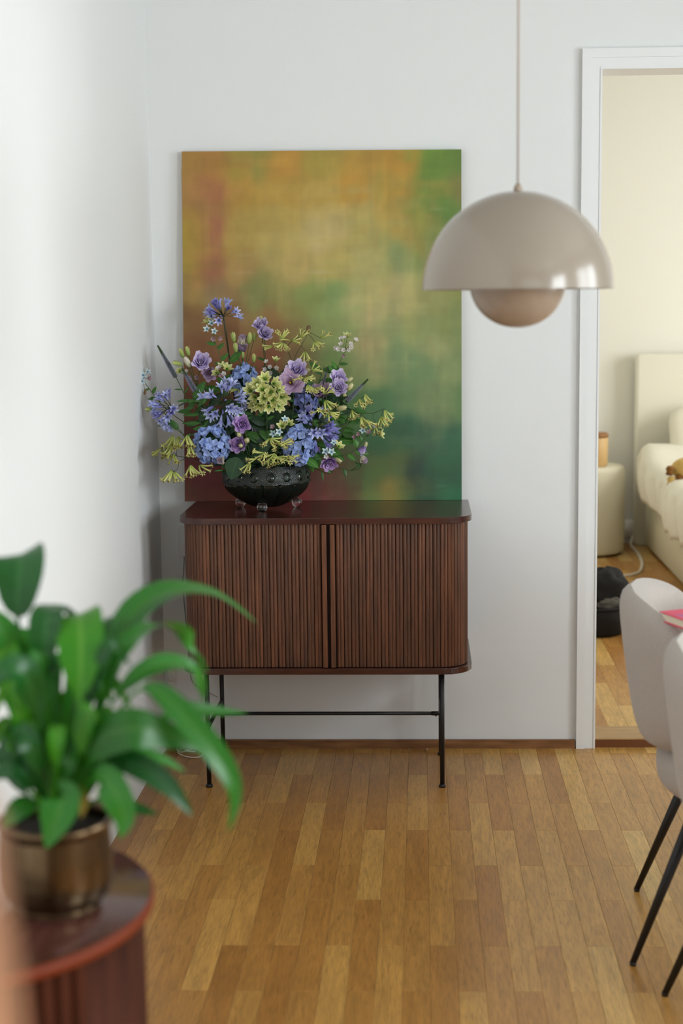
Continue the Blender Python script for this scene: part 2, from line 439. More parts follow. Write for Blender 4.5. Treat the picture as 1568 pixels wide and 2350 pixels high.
for (xa, xb, ya, yb) in cands:
    cx, cy = (xa+xb)/2, (ya+yb)/2
    u, v = pix(cx, min(yb, 4.9))
    u2, v2 = pix(cx, yb)
    if cy > 2.4 and 180 < pix(cx, cy)[0] < 1640 and v2 < 2400 and nvis < 300:
        key = (round(xb-xa, 4), round(yb-ya, 4))
        if key not in pm: pm[key] = plank_mesh('plank', xb-xa, yb-ya, M['oak'])
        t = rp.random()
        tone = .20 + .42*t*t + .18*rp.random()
        tone += .20 * max(0, min(1, (cx + .3) / .9))  # paler to the right: floor glare put into the plank colour
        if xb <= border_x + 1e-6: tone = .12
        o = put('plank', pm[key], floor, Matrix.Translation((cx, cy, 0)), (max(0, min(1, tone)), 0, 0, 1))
        nvis += 1
    else:
        g = .0004
        rest.box((xa+g, ya+g, -.012), (xb-g, yb-g, 0))
obj('plank_field', rest, M['oak_rest'], floor, False, kind='stuff')

# ------------------------------------------------------------------ sideboard
CX0, CX1, CY0, CY1, CZ = -.751, .154, 4.486, 4.906, .857
side = thing('sideboard', ((CX0+CX1)/2, (CY0+CY1)/2, 0), 'dark walnut sideboard with ribbed sliding doors on slim black metal legs', 'sideboard')
mb = MB(); mb.prism(rrect(CX0, CY0, CX1, CY1, .088, 12, (1, 1, 0, 0)), CZ-.019, CZ, 0, .0015); obj('top_panel', mb, M['walnut'], side, False)
mb = MB(); mb.prism(rrect(CX0, CY0, CX1, CY1, .088, 12, (1, 1, 0, 0)), .369, .388, 0, .0015); obj('base_panel', mb, M['walnut'], side, False)
ix = .013; bx0, bx1, by0 = CX0+ix, CX1-ix, CY0+ix
mb = MB(); mb.prism(rrect(bx0+.012, by0+.012, bx1-.012, CY1-.01, .072, 10, (1, 1, 0, 0)), .388, CZ-.019); obj('carcass', mb, M['carcass'], side, False)
PITCHS = .02285; RB = .082
def slat_mesh():
    b = MB(); w = PITCHS*.5 - .0008; d = .0060; h0, h1 = .390, CZ-.0205
    prof = [(-w, d), (-w, .0025), (-w*.86, .0006), (-w*.5, -.0008), (-w*.14, .0006), (0, .0022), (w*.14, .0006), (w*.5, -.0008), (w*.86, .0006), (w, .0025), (w, d)]
    n = len(prof); vs = [(x, y, h0) for x, y in prof] + [(x, y, h1) for x, y in prof]
    fs = [(i, i+1, n+i+1, n+i) for i in range(n-1)] + [(n-1, 0, n, 2*n-1), tuple(range(n, 2*n)), tuple(reversed(range(n)))]
    return b.add(vs, fs).mesh('slat', [M['slat_wood']], False)
SM = slat_mesh()
def handle_mesh():
    b = MB(); b.prism(rrect(-.0075, -.012, .0075, .008, .003, 3), .391, CZ-.0215); return b.mesh('door_handle', [M['slat_wood']], False)
HM = handle_mesh()
mid = (CX0+CX1)/2 + .012
def along(sgn, s):
    "point and outward normal at arc length s from the middle gap along the door track"
    half = ((bx1 - mid) if sgn > 0 else (mid - bx0)) - RB
    if s <= half: return Vector((mid + sgn*s, by0, 0)), 0.0
    a = (s - half) / RB
    if a <= math.pi/2:
        cx = mid + sgn*half; return Vector((cx + sgn*RB*math.sin(a), by0 + RB - RB*math.cos(a), 0)), sgn*a
    r = s - half - RB*math.pi/2
    return Vector((mid + sgn*(half+RB), by0 + RB + r, 0)), sgn*math.pi/2
for sgn in (-1, 1):
    mb = MB()
    pts = [along(sgn, .008 + i*.0114)[0] + Matrix.Rotation(along(sgn, .008 + i*.0114)[1], 4, 'Z') @ Vector((0, .0078, 0)) for i in range(60)]
    vs = [p + Vector((0, 0, .391)) for p in pts] + [p + Vector((0, 0, CZ-.0215)) for p in pts]
    n = len(pts); mb.add(vs, [(i, i+1, n+i+1, n+i) for i in range(n-1)])
    door = obj('door', mb, M['carcass'], side, False)
    p, a = along(sgn, .0125); put('door_handle', HM, door, Matrix.Translation(p))
    s = .0225 + PITCHS/2
    for k in range(29):
        p, a = along(sgn, s)
        if p.y > CY1 - .02: break
        put('slat', SM, door, Matrix.Translation(p) @ Matrix.Rotation(a, 4, 'Z')); s += PITCHS
LX = (-.6732, .060); LY = (4.518, 4.856)
for x in LX:
    for y in LY:
        mb = MB(); mb.tube([(x, y, .006), (x, y, .37)], .0074, 14); lg = obj('leg', mb, M['black_metal'], side)
        mb = MB(); mb.lathe([(0, 0), (.011, 0), (.011, .005), (.008, .010), (0, .010)], 16, (x, y, 0)); obj('foot', mb, M['black_metal'], lg)
    mb = MB(); mb.tube([(x, LY[0], .19), (x, LY[1], .19)], .0062, 12); obj('side_bar', mb, M['black_metal'], side)
ym = (LY[0]+LY[1])/2
mb = MB(); mb.tube([(LX[0], ym, .19), (LX[1], ym, .19)], .0062, 12); mb.tube([(LX[1]-.032, ym, .19), (LX[1]-.002, ym, .19)], .0070, 12); mb.ball((LX[1]-.018, ym, .1825), .003, 8, 6)
obj('stretcher_bar', mb, M['black_metal'], side)

# ------------------------------------------------------------------ painting
PB = [(0,.03,(150,112,44)),(.12,.03,(156,108,44)),(.2,.03,(150,124,40)),(.28,.02,(128,122,48)),(.35,.03,(168,120,40)),(.5,.03,(148,128,46)),(.65,.03,(156,120,42)),(.8,.03,(164,122,36)),(.92,.03,(92,124,38)),(1,.03,(84,112,40)),
 (.03,.12,(156,114,54)),(.105,.1,(146,86,54)),(.2,.12,(160,124,42)),(.35,.12,(164,128,46)),(.5,.12,(164,134,56)),(.6,.12,(168,122,36)),(.75,.12,(152,124,44)),(.93,.12,(88,122,40)),(1,.12,(112,106,50)),
 (.03,.2,(152,122,40)),(.1,.2,(148,88,58)),(.2,.2,(154,128,54)),(.35,.2,(162,138,64)),(.5,.2,(168,148,86)),(.65,.2,(160,142,72)),(.75,.2,(156,132,56)),(.88,.2,(140,122,50)),(.96,.18,(78,112,44)),
 (.03,.26,(150,124,36)),(.1,.27,(146,92,58)),(.2,.26,(150,124,54)),(.35,.26,(160,140,72)),(.5,.24,(172,152,94)),(.7,.26,(150,140,76)),(.85,.26,(142,124,54)),(.96,.26,(84,112,48)),
 (.02,.33,(150,124,40)),(.1,.32,(140,84,54)),(.2,.33,(156,122,62)),(.4,.33,(166,142,76)),(.55,.33,(164,146,72)),(.7,.33,(160,150,86)),(.8,.31,(112,130,76)),(.95,.33,(112,128,72)),
 (.03,.4,(142,114,54)),(.12,.4,(128,106,66)),(.26,.405,(108,116,58)),(.2,.43,(124,104,54)),(.33,.4,(124,118,58)),(.45,.41,(118,130,62)),(.55,.42,(112,136,72)),(.68,.4,(160,150,86)),(.8,.38,(160,148,94)),(.9,.4,(130,130,72)),(1,.4,(118,124,60)),
 (.03,.47,(124,88,46)),(.15,.46,(124,80,42)),(.3,.47,(134,96,48)),(.4,.46,(124,116,58)),(.5,.47,(118,134,72)),(.58,.49,(122,138,76)),(.66,.53,(160,142,92)),(.62,.45,(168,152,98)),(.72,.44,(164,150,96)),(.67,.6,(146,138,86)),(.9,.56,(138,140,86)),(.75,.5,(124,138,82)),(.85,.5,(124,134,78)),(.97,.5,(118,126,66)),
 (.05,.62,(124,76,44)),(.15,.62,(126,78,44)),(.27,.6,(130,74,46)),(.05,.55,(126,80,44)),(.2,.54,(128,84,46)),(.4,.62,(108,92,50)),(.55,.62,(98,120,62)),(.65,.62,(118,130,76)),(.75,.6,(108,130,82)),(.85,.63,(98,126,78)),(.97,.62,(112,126,76)),
 (.05,.72,(118,62,40)),(.3,.72,(114,70,42)),(.5,.72,(92,98,52)),(.6,.72,(76,108,58)),(.7,.72,(70,110,66)),(.8,.7,(94,120,76)),(.9,.7,(112,126,78)),(.92,.74,(120,128,80)),(.98,.72,(86,116,66)),
 (.05,.82,(102,44,36)),(.2,.82,(100,48,36)),(.45,.82,(96,76,44)),(.6,.82,(64,96,52)),(.7,.82,(50,92,56)),(.8,.8,(44,86,58)),(.9,.82,(48,84,60)),(.98,.82,(46,92,62)),
 (.05,.92,(118,34,40)),(.15,.91,(124,30,40)),(.3,.92,(112,36,40)),(.46,.91,(108,40,42)),(.53,.92,(104,60,42)),(.6,.92,(86,76,42)),(.68,.92,(74,100,46)),(.78,.91,(80,96,48)),(.855,.93,(36,54,46)),(.92,.91,(46,92,58)),(.98,.92,(36,82,54)),
 (.03,.99,(108,58,36)),(.15,.99,(118,56,36)),(.3,.99,(112,50,38)),(.46,.99,(122,40,40)),(.53,.99,(108,62,44)),(.6,.99,(94,76,44)),(.67,.99,(82,112,52)),(.745,.985,(144,112,46)),(.8,.99,(88,110,46)),(.855,.99,(36,62,46)),(.93,.99,(44,100,60)),(.98,.99,(30,94,58))]
def base_paint(u, v):
    n1 = noise.noise(Vector((u*4, v*5, 1.3))); n2 = noise.noise(Vector((u*4, v*5, 8.1)))
    n3 = noise.noise(Vector((u*13, v*7, 3.3))); n4 = noise.noise(Vector((u*7, v*15, 5.7)))
    uu = u + .022*n1 + .016*n3; vv = v + .022*n2 + .014*n4
    W = 1e-9; c = [0, 0, 0]
    for (a, b, k) in PB:
        d2 = ((uu-a)/.05)**2 + ((vv-b)/.038)**2
        w = 1.0 / (1 + d2*d2)**1.4
        W += w; c = [c[i] + w*k[i] for i in range(3)]
    return [x / W for x in c]
rs = random.Random(12); STROKES = []
for k in range(260):
    su, sv = rs.random(), rs.random(); hor = rs.random() < .5
    big, small = rs.uniform(.05, .16), rs.uniform(.012, .035)
    q = base_paint(min(1, max(0, su + rs.gauss(0, .07))), min(1, max(0, sv + rs.gauss(0, .06))))
    f = rs.choice((.90, .95, 1.05, 1.1, 1.16))
    STROKES.append((su, sv, big if hor else small, small if hor else big, [x*f for x in q], rs.uniform(.12, .38)))
def paint(u, v):
    c = base_paint(u, v)
    for (su, sv, a, b, q, al) in STROKES:
        du = abs(u - su)/a; dv = abs(v - sv)/b
        if du < 1 and dv < 1:
            w = al * min(1, (1-du)*3) * min(1, (1-dv)*2.2) * (.75 + .5*noise.noise(Vector((u*40, v*40, su*9))))
            c = [x + (y-x)*w for x, y in zip(c, q)]
    br = 1 + .05*noise.noise(Vector((u*14, v*18, 31))) + .03*noise.noise(Vector((u*45, v*30, 2)))
    sc = max(0, noise.noise(Vector((u*7, v*95, 11))) - .42) * max(0, noise.noise(Vector((u*5, v*5, 21))) + .1)
    g = .3*c[0] + .59*c[1] + .11*c[2]
    c = [(x + (g - x)*.10)*br for x in c]
    return [min(255, (x + (190 - x) * min(.25, sc))*1.12) for x in c]
tl, tr, bl, br_ = at(417, 348, 4.915), at(1059, 343, 4.915), at(424, 1147, 4.892), at(1060, 1147, 4.892)
bl.z = br_.z = CZ + .0005
pz1 = (tl.z + tr.z) / 2
px0, px1 = (tl.x + bl.x) / 2, (tr.x + br_.x) / 2
ptg = thing('painting', ((px0+px1)/2, 4.9, CZ), 'large unframed abstract canvas in ochre, rust and green, leaning on the sideboard', 'painting')
TH = .02
yb0, yt0 = 4.893, 4.917                     # front face: bottom, top
pm_, nt, pp, out = nmat('painted_canvas')
va = nt.nodes.new('ShaderNodeVertexColor'); va.layer_name = 'Paint'
tcn = nt.nodes.new('ShaderNodeTexCoord')
def tex(scale, sc):
    mp = nt.nodes.new('ShaderNodeMapping'); mp.inputs['Scale'].default_value = sc; nt.links.new(tcn.outputs['Object'], mp.inputs['Vector'])
    t = nt.nodes.new('ShaderNodeTexNoise'); t.inputs['Scale'].default_value = scale; t.inputs['Detail'].default_value = 3; nt.links.new(mp.outputs[0], t.inputs['Vector']); return t
ta, tb = tex(55, (1, 1, .25)), tex(70, (.25, 1, 1))
mm = nt.nodes.new('ShaderNodeMath'); mm.operation = 'ADD'; nt.links.new(ta.outputs['Fac'], mm.inputs[0]); nt.links.new(tb.outputs['Fac'], mm.inputs[1])
mr = nt.nodes.new('ShaderNodeMapRange'); mr.inputs[1].default_value = .6; mr.inputs[2].default_value = 1.4; mr.inputs[3].default_value = .96; mr.inputs[4].default_value = 1.04; nt.links.new(mm.outputs[0], mr.inputs[0])
hs = nt.nodes.new('ShaderNodeHueSaturation'); nt.links.new(va.outputs['Color'], hs.inputs['Color']); nt.links.new(mr.outputs[0], hs.inputs['Value'])
nt.links.new(hs.outputs['Color'], pp.inputs['Base Color']); pp.inputs['Roughness'].default_value = .5
wv = tex(900, (1, 1, 1)); bp = nt.nodes.new('ShaderNodeBump'); bp.inputs['Strength'].default_value = .25; bp.inputs['Distance'].default_value = .001
nt.links.new(wv.outputs['Fac'], bp.inputs['Height']); nt.links.new(bp.outputs[0], pp.inputs['Normal'])
NU, NV = 96, 120
mb = MB()
def front(u, v):
    xa = tl.x + (tr.x - tl.x)*u; xb = bl.x + (br_.x - bl.x)*u; w = v
    return Vector((xa*w + xb*(1-w), yb0 + (yt0-yb0)*w, CZ+.0005 + (pz1 + (tr.z-tl.z)*(u-.5) - CZ)*w))
mb.grid(front, NU, NV)
cols = []
for j in range(NV+1):
    for i in range(NU+1): cols.append(paint(i/NU, 1 - j/NV))
def idx(i, j): return j*(NU+1)+i
loop = [(i, 0) for i in range(NU)] + [(NU, j) for j in range(NV)] + [(i, NV) for i in range(NU, 0, -1)] + [(0, j) for j in range(NV, 0, -1)]
b0 = len(mb.v)
for (i, j) in loop:
    for t in (0, TH): mb.v.append(mb.v[idx(i, j)] + Vector((0, t, 0))); mb.uv.append((.5, .5)); cols.append([x*.92 for x in cols[idx(i, j)]])
nl = len(loop)
for k in range(nl):
    a = b0 + 2*k; b = b0 + 2*((k+1) % nl); mb.f.append([a, a+1, b+1, b]); mb.m.append(0)
cv = obj('canvas', mb, pm_, ptg)
ca = cv.data.color_attributes.new('Paint', 'FLOAT_COLOR', 'POINT')
fl = []
for c in cols: fl += col4([max(0, min(255, x)) for x in c])
ca.data.foreach_set('color', fl)
mb = MB(); 
for (xa, xb, za, zb) in ((px0+.006, px1-.006, CZ+.004, CZ+.04), (px0+.006, px0+.045, CZ+.04, pz1-.05), (px1-.045, px1-.006, CZ+.04, pz1-.05)):
    def sk(z): return yb0 + (yt0-yb0)*(z-CZ)/(pz1-CZ)
    mb.add([(xa, sk(za)+.003, za), (xb, sk(za)+.003, za), (xb, sk(zb)+.003, zb), (xa, sk(zb)+.003, zb), (xa, sk(za)+.018, za), (xb, sk(za)+.018, za), (xb, sk(zb)+.018, zb), (xa, sk(zb)+.018, zb)],
      [(0,1,2,3),(7,6,5,4),(0,4,5,1),(1,5,6,2),(2,6,7,3),(3,7,4,0)])
obj('stretcher_frame', mb, M['threshold'], ptg, False)

# ------------------------------------------------------------------ pendant lamp
PC = at(1188, 664, 2.86); RR = .1805; rz = at(1188, 664, 2.86).z
pl = thing('pendant_lamp', (PC.x, PC.y, ZC), 'beige enamel dome pendant lamp with smaller upturned bowl, hanging by the doorway', 'lamp')
mb = MB()
prof = [(RR*math.cos(a), rz + RR*1.01*math.sin(a)) for a in [i/24*math.pi/2*.985 for i in range(25)]]
prof = prof + [(.002, prof[-1][1])] + [(.002, prof[-1][1]-.002)] + [((RR-.0025)*math.cos(a), rz + (RR-.0025)*math.sin(a)) for a in [i/24*math.pi/2*.985 for i in range(24, -1, -1)]] + [(RR, rz)]
mb.lathe(prof, 72, (PC.x, PC.y, 0)); obj('upper_shade', mb, M['lamp'], pl)
mb = MB(); r2 = .0905; zc = rz + .012
pr = [(r2*math.cos(a), zc - r2*.93*math.sin(a)) for a in [i/18*math.pi/2 for i in range(19)]]
pr = pr + [((r2-.0025)*math.cos(a), zc - (r2*.93-.0025)*math.sin(a)) for a in [i/18*math.pi/2 for i in range(18, -1, -1)]] + [(r2, zc)]
mb.lathe(pr, 56, (PC.x, PC.y, 0)); obj('lower_shade', mb, M['lamp_in'], pl)
mb = MB(); mb.ball((PC.x, PC.y, rz+.06), .03, 16, 10); obj('bulb', mb, M['plaster_white'], pl)
mb = MB(); mb.lathe([(.0, rz+.10), (.02, rz+.10), (.02, rz+.175), (0, rz+.175)], 20, (PC.x, PC.y, 0)); obj('bulb_holder', mb, M['lamp_in'], pl)
for k in range(3):
    a = k*2.0944 + .5; mb = MB(); mb.tube([(PC.x + .088*math.cos(a), PC.y + .088*math.sin(a), zc), (PC.x + .1*math.cos(a), PC.y + .1*math.sin(a), rz+.147)], .0015, 6); obj('strut', mb, M['lamp_in'], pl)
ct = rz + RR*1.01
mb = MB(); mb.lathe([(0, ct-.004), (.009, ct-.004), (.0075, ct+.008), (.003, ct+.014), (0, ct+.014)], 16, (PC.x, PC.y, 0)); obj('cord_grip', mb, M['lamp_in'], pl)
mb = MB(); mb.tube([(PC.x, PC.y, ct), (PC.x, PC.y, ZC-.02)], .0022, 8); obj('cord', mb, M['lamp_cord'], pl)
mb = MB(); mb.lathe([(0, ZC-.04), (.03, ZC-.035), (.05, ZC), (0, ZC)], 24, (PC.x, PC.y, 0)); obj('ceiling_cup', mb, M['lamp'], pl)

# ------------------------------------------------------------------ fittings on the back wall
a = at(383, 1513, YB); b = at(405, 1572, YB)
s_ = thing('wall_socket', ((a.x+b.x)/2, YB, (a.z+b.z)/2), 'white double wall socket low on the wall, left of the sideboard', 'socket')
mb = MB(); mb.prism(rrect(a.x, YB-.011, b.x, YB, .004, 3), b.z, a.z); obj('face_plate', mb, M['plaster_white'], s_, False)
for zc_ in (b.z*.75 + a.z*.25, b.z*.25 + a.z*.75):
    mb = MB(); c_ = ((a.x+b.x)/2, YB-.0115, zc_)
    mb.tube([(c_[0], YB-.010, zc_), (c_[0], YB-.0135, zc_)], .011, 20); sc_ = obj('socket_ring', mb, M['plaster_white'], s_)
a = at(410, 1206, YB); b = at(436, 1276, YB)
s_ = thing('wall_plate', ((a.x+b.x)/2, YB, (a.z+b.z)/2), 'pale flat wall plate half hidden behind the sideboard top', 'wall plate')
mb = MB(); mb.prism(rrect(a.x, YB-.008, b.x, YB, .003, 3), b.z, a.z); obj('cover', mb, M['plaster_white'], s_, False)
mb = MB(); mb.prism(rrect(a.x+.006, YB-.0095, b.x-.006, YB-.008, .0005, 2), b.z+.012, a.z-.012); obj('rocker', mb, M['plaster_white'], s_, False)
pts = [at(423, 1278, YB-.004), at(421, 1310, YB-.006), at(419, 1345, YB-.008), at(423, 1390, YB-.006), at(429, 1450, YB-.006), at(433, 1500, YB-.006), at(440, 1560, YB-.006), at(462, 1580, YB-.006), at(500, 1600, YB-.006)]
mb = MB(); mb.tube(spline(pts, 40), .0012, 6)
obj('wall_cable', mb, M['dark_cable'], None, loc=pts[0], label='thin grey cable hanging down the wall from the pale plate behind the sideboard', cat='cable')
pts = [at(390, 1572, YB-.010), at(384, 1620, YB-.014), at(377, 1668, YB-.018), at(388, 1690, YB-.025), Vector((-.80, 4.90, .012))]
p0 = atz(412, 1712, .004); ring = []
base = atz(438, 1722, .004)
def fl(u, v, z=.004): return atz(u, v, z)
pts += [fl(425, 1722, .012), fl(448, 1724), fl(440, 1716, .008), fl(415, 1711, .008), fl(406, 1718), fl(415, 1726), fl(440, 1718, .011), fl(432, 1711, .010), fl(410, 1722, .008), fl(412, 1730), fl(432, 1737), fl(458, 1737), fl(466, 1728), fl(450, 1717, .010), fl(425, 1708, .008), fl(445, 1716, .012), fl(475, 1728), fl(495, 1730)]
mb = MB(); mb.tube(spline(pts, 150), .0021, 6)
obj('coiled_cable', mb, M['cable'], None, loc=base, label='thin white cable coiled on the floor by the left sideboard leg', cat='cable')

# ------------------------------------------------------------------ bedroom beyond the door
BX0, BX1, BY0, BY1, FZ = .16, 3.6, YB+TW, 9.15, .025
wall('wall_bedroom_left', [((BX0-TW, BY0, 0), (BX0, BY1, ZC))], M['wall_cream'])
wall('wall_bedroom_back', [((BX0-TW, BY1, 0), (BX1+TW, BY1+TW, ZC))], M['wall_cream'])
wall('wall_bedroom_right', [((BX1, BY0, 0), (BX1+TW, 6.5, ZC)), ((BX1, 8.1, 0), (BX1+TW, BY1, ZC)), ((BX1, 6.5, 0), (BX1+TW, 8.1, .8)), ((BX1, 6.5, 2.4), (BX1+TW, 8.1, ZC))], M['wall_cream'])
wall('wall_bedroom_near', [((BX0-TW, BY0, 0), (DX0-.012, BY0+.012, ZC)), ((DX1+.012, BY0, 0), (BX1, BY0+.012, ZC)), ((DX0-.012, BY0, DZ+.012), (DX1+.012, BY0+.012, ZC))], M['wall_cream'])
wall('ceiling_bedroom', [((BX0-TW, BY0, ZC), (BX1+TW, BY1+TW, ZC+.1))], M['ceiling'])
win('window_4', 'x', BX1, 6.5, 8.1, .8, 2.4)
mb = MB(); mb.box((BX0-TW, BY0+.021, -.05), (BX1+TW, BY1, FZ-.012)); fb = obj('floor_bedroom', mb, M['gap'], None, False, kind='structure')
rest = MB(); rp = random.Random(9); pm2 = {}; n2 = 0
W2_, L2_ = .07, .62
for k in range(0, 50):
    xa = BX0 + k*W2_; xb = min(xa+W2_, BX1)
    if xb - xa < .01: continue
    for j in range(-1, 8):
        ya = BY0 + .021 + j*L2_ + (0 if k % 2 else .29); yb = min(ya + L2_, BY1); ya = max(ya, BY0+.021)
        if yb - ya < .02: continue
        cx, cy = (xa+xb)/2, (ya+yb)/2
        if .52 < cx < 1.5 and cy < 9.0:
            key = (round(xb-xa, 3), round(yb-ya, 3))
            if key not in pm2: pm2[key] = plank_mesh('plank', xb-xa, yb-ya, M['oak_bed'])
            put('plank', pm2[key], fb, Matrix.Translation((cx, cy, FZ)), (rp.random(), 0, 0, 1))
        else: rest.box((xa+.0004, ya+.0004, FZ-.012), (xb-.0004, yb-.0004, FZ))
obj('plank_field', rest, M['oak_bed_rest'], fb, False, kind='stuff')

# bed
HBX = at(1462, 850, 9.02).x; HBZ = at(1500, 812, 9.03).z
bed = thing('bed', (2.1, 8.0, FZ), 'cream upholstered bed with tall padded headboard in the room beyond the doorway', 'bed')
BEX = 1.352
mb = MB(); mb.prism(rrect(HBX, 9.03, HBX+1.8, 9.12, .02, 4), FZ, HBZ, 0, .012); obj('headboard', mb, M['headboard'], bed)
mb = MB(); mb.prism(rrect(BEX, 6.95, BEX+1.66, 9.03, .04, 5), FZ+.01, .335, 0, .015); obj('bed_base', mb, M['bed_base'], bed)
mb = MB(); mb.prism(rrect(BEX+.03, 6.98, BEX+1.63, 9.03, .06, 5), .335, .52, 0, .03); obj('mattress', mb, M['linen'], bed)
for i, (x, y) in enumerate(((BEX+.06, 7.02), (BEX+.06, 8.9), (BEX+1.55, 7.02), (BEX+1.55, 8.9))):
    mb = MB(); mb.box((x, y, FZ), (x+.05, y+.05, FZ+.02)); obj('leg', mb, M['chair_leg'], bed, False)
def spread(u, v):
    # v along the bed from the head, u from hanging hem over the edge across the top
    y = 8.80 - 1.90*v
    hem = .36 - .10*v + .018*abs(math.sin(v*34))
    s = u * 1.75
    top = .555 + .11*math.exp(-((v-.0)/.16)**2)
    bulge = .055 + .02*math.sin(v*13)
    if s < .30:
        t = s/.30; x = BEX - bulge*(.85 + .3*math.sin(t*2.6)); z = hem + (top - .05 - hem)*t
        x -= .012*math.sin(v*60 + t*2)
    elif s < .42:
        t = (s-.30)/.12; a = t*math.pi/2; x = BEX - bulge + .06*(1-math.cos(a)); z = top - .05 + .05*math.sin(a)
    else:
        x = BEX - bulge + .06 + (s-.42); z = top + .012*noise.noise(Vector((x*4, y*4, 0)))
    if v > .95: z = min(z, z + (.30 - z)*(v-.95)/.05)
    return Vector((x, y, z))
mb = MB(); mb.grid(spread, 44, 120)
bs = obj('bedspread', mb, M['linen'], None, loc=(BEX+.4, 8.0, .55), label='white bedspread with scalloped hem draped over the bed', cat='bedspread')
sm_ = bs.modifiers.new('thickness', 'SOLIDIFY'); sm_.thickness = .012; sm_.offset = -1
def pillow(c, sx, sy, sz, tilt, label, m, nm='pillow'):
    t = thing(nm, c, label, 'pillow')
    mb = MB(); Mx = Matrix.Translation(Vector(c)) @ Matrix.Rotation(tilt, 4, 'X')
    def fn(u, v):
        a = 2*math.pi*u; b = math.pi*(v*.99996+.00002) - math.pi/2
        se = lambda w, e: math.copysign(abs(w)**e, w)
        p = Vector((sx*se(math.cos(b), .55)*se(math.cos(a), .45), sy*se(math.cos(b), .55)*se(math.sin(a), .45), sz*se(math.sin(b), .9)))
        p *= 1 + .04*noise.noise(p*9)
        return Mx @ p
    mb.grid(fn, 32, 16, closed_u=True); obj('pillow_case', mb, m, t)
    mb = MB(); mb.tube([Mx @ Vector((sx*.99*math.copysign(abs(math.cos(a))**.45, math.cos(a)), sy*.99*math.copysign(abs(math.sin(a))**.45, math.sin(a)), 0)) for a in [i/40*2*math.pi + .01 for i in range(41)]], .006, 6); obj('piping', mb, m, t)
    return t
pillow((BEX+.44, 8.80, .70), .33, .24, .08, math.radians(52), 'plump white pillow propped against the padded headboard', M['pillow'])
# mustard cushion with brown tassels
c = at(1572, 1076, 7.95)
cu = thing('cushion', c, 'small mustard yellow cushion with brown tassels on the bedspread', 'cushion')
mb = MB(); mb.ball(c + Vector((.03, 0, 0)), .095, 24, 14, 0, (1.1, .9, .68)); obj('cushion_body', mb, M['mustard'], cu)
for (u, v) in ((1538, 1076), (1560, 1094), (1541, 1100)):
    q = at(u, v, 7.9); mb = MB(); mb.ball(q, .022, 12, 8, 0, (1, 1, .8)); mb.tube([q, q + Vector((-.005, -.01, -.03))], [.014, .02], 10)
    obj('tassel', mb, M['brown'] if v != 1100 else M['mustard'], cu)
# bedside drum
DC = (.985, 8.80); zt = at(1410, 1075, 8.60).z
dr = thing('bedside_drum', (DC[0], DC[1], FZ), 'round cream bedside drum table standing left of the bed', 'table')
mb = MB(); mb.lathe([(0, FZ+.012), (.20, FZ+.012), (.212, FZ+.03), (.215, zt-.03), (.205, zt-.006), (.19, zt), (0, zt)], 56, (DC[0], DC[1], 0)); obj('drum_body', mb, M['drum'], dr)
mb = MB(); mb.lathe([(0, FZ), (.195, FZ), (.195, FZ+.013), (0, FZ+.013)], 48, (DC[0], DC[1], 0)); obj('plinth', mb, M['carcass'], dr)
jx = at(1396, 1030, 8.72).x - .075; jt = at(1385, 993, 8.72).z
jr = thing('tan_jar', (jx, 8.72, zt), 'tan cylindrical jar with brown lid on the bedside drum', 'jar')
mb = MB(); mb.lathe([(0, zt), (.062, zt), (.072, zt+.012), (.074, jt-.03), (.07, jt-.025), (0, jt-.025)], 32, (jx, 8.72, 0)); obj('jar_body', mb, M['tan_jar'], jr)
mb = MB(); mb.lathe([(0, jt-.025), (.075, jt-.025), (.077, jt-.012), (.07, jt), (0, jt)], 32, (jx, 8.72, 0)); obj('lid', mb, M['tan_rim'], jr)
# plug block and cable behind the drum
q = at(1452, 1215, 9.10)
ps = thing('power_adapter', (q.x, 9.12, q.z), 'white plug adapter on the wall between drum and bed', 'plug')
mb = MB(); mb.prism(rrect(q.x-.045, 9.085, q.x+.05, 9.15, .012, 4), q.z-.045, q.z+.055); obj('adapter_body', mb, M['plaster_white'], ps)
mb = MB(); mb.tube([(q.x+.03, 9.086, q.z), (q.x+.03, 9.055, q.z)], .017, 14); obj('dark_plug', mb, M['dark_socket'], ps, label='dark round plug')
pts = [Vector((q.x, 9.08, q.z-.04)), Vector((q.x-.02, 9.0, FZ+.01)), atz(1466, 1272, FZ+.006), atz(1474, 1292, FZ+.006), atz(1468, 1312, FZ+.006), atz(1440, 1321, FZ+.006), atz(1400, 1322, FZ+.006), atz(1350, 1318, FZ+.006)]
mb = MB(); mb.tube(spline(pts, 60), .009, 8)
obj('power_cable', mb, M['cable'], None, loc=pts[2], label='white cable curving over the bedroom floor from the plug adapter', cat='cable')
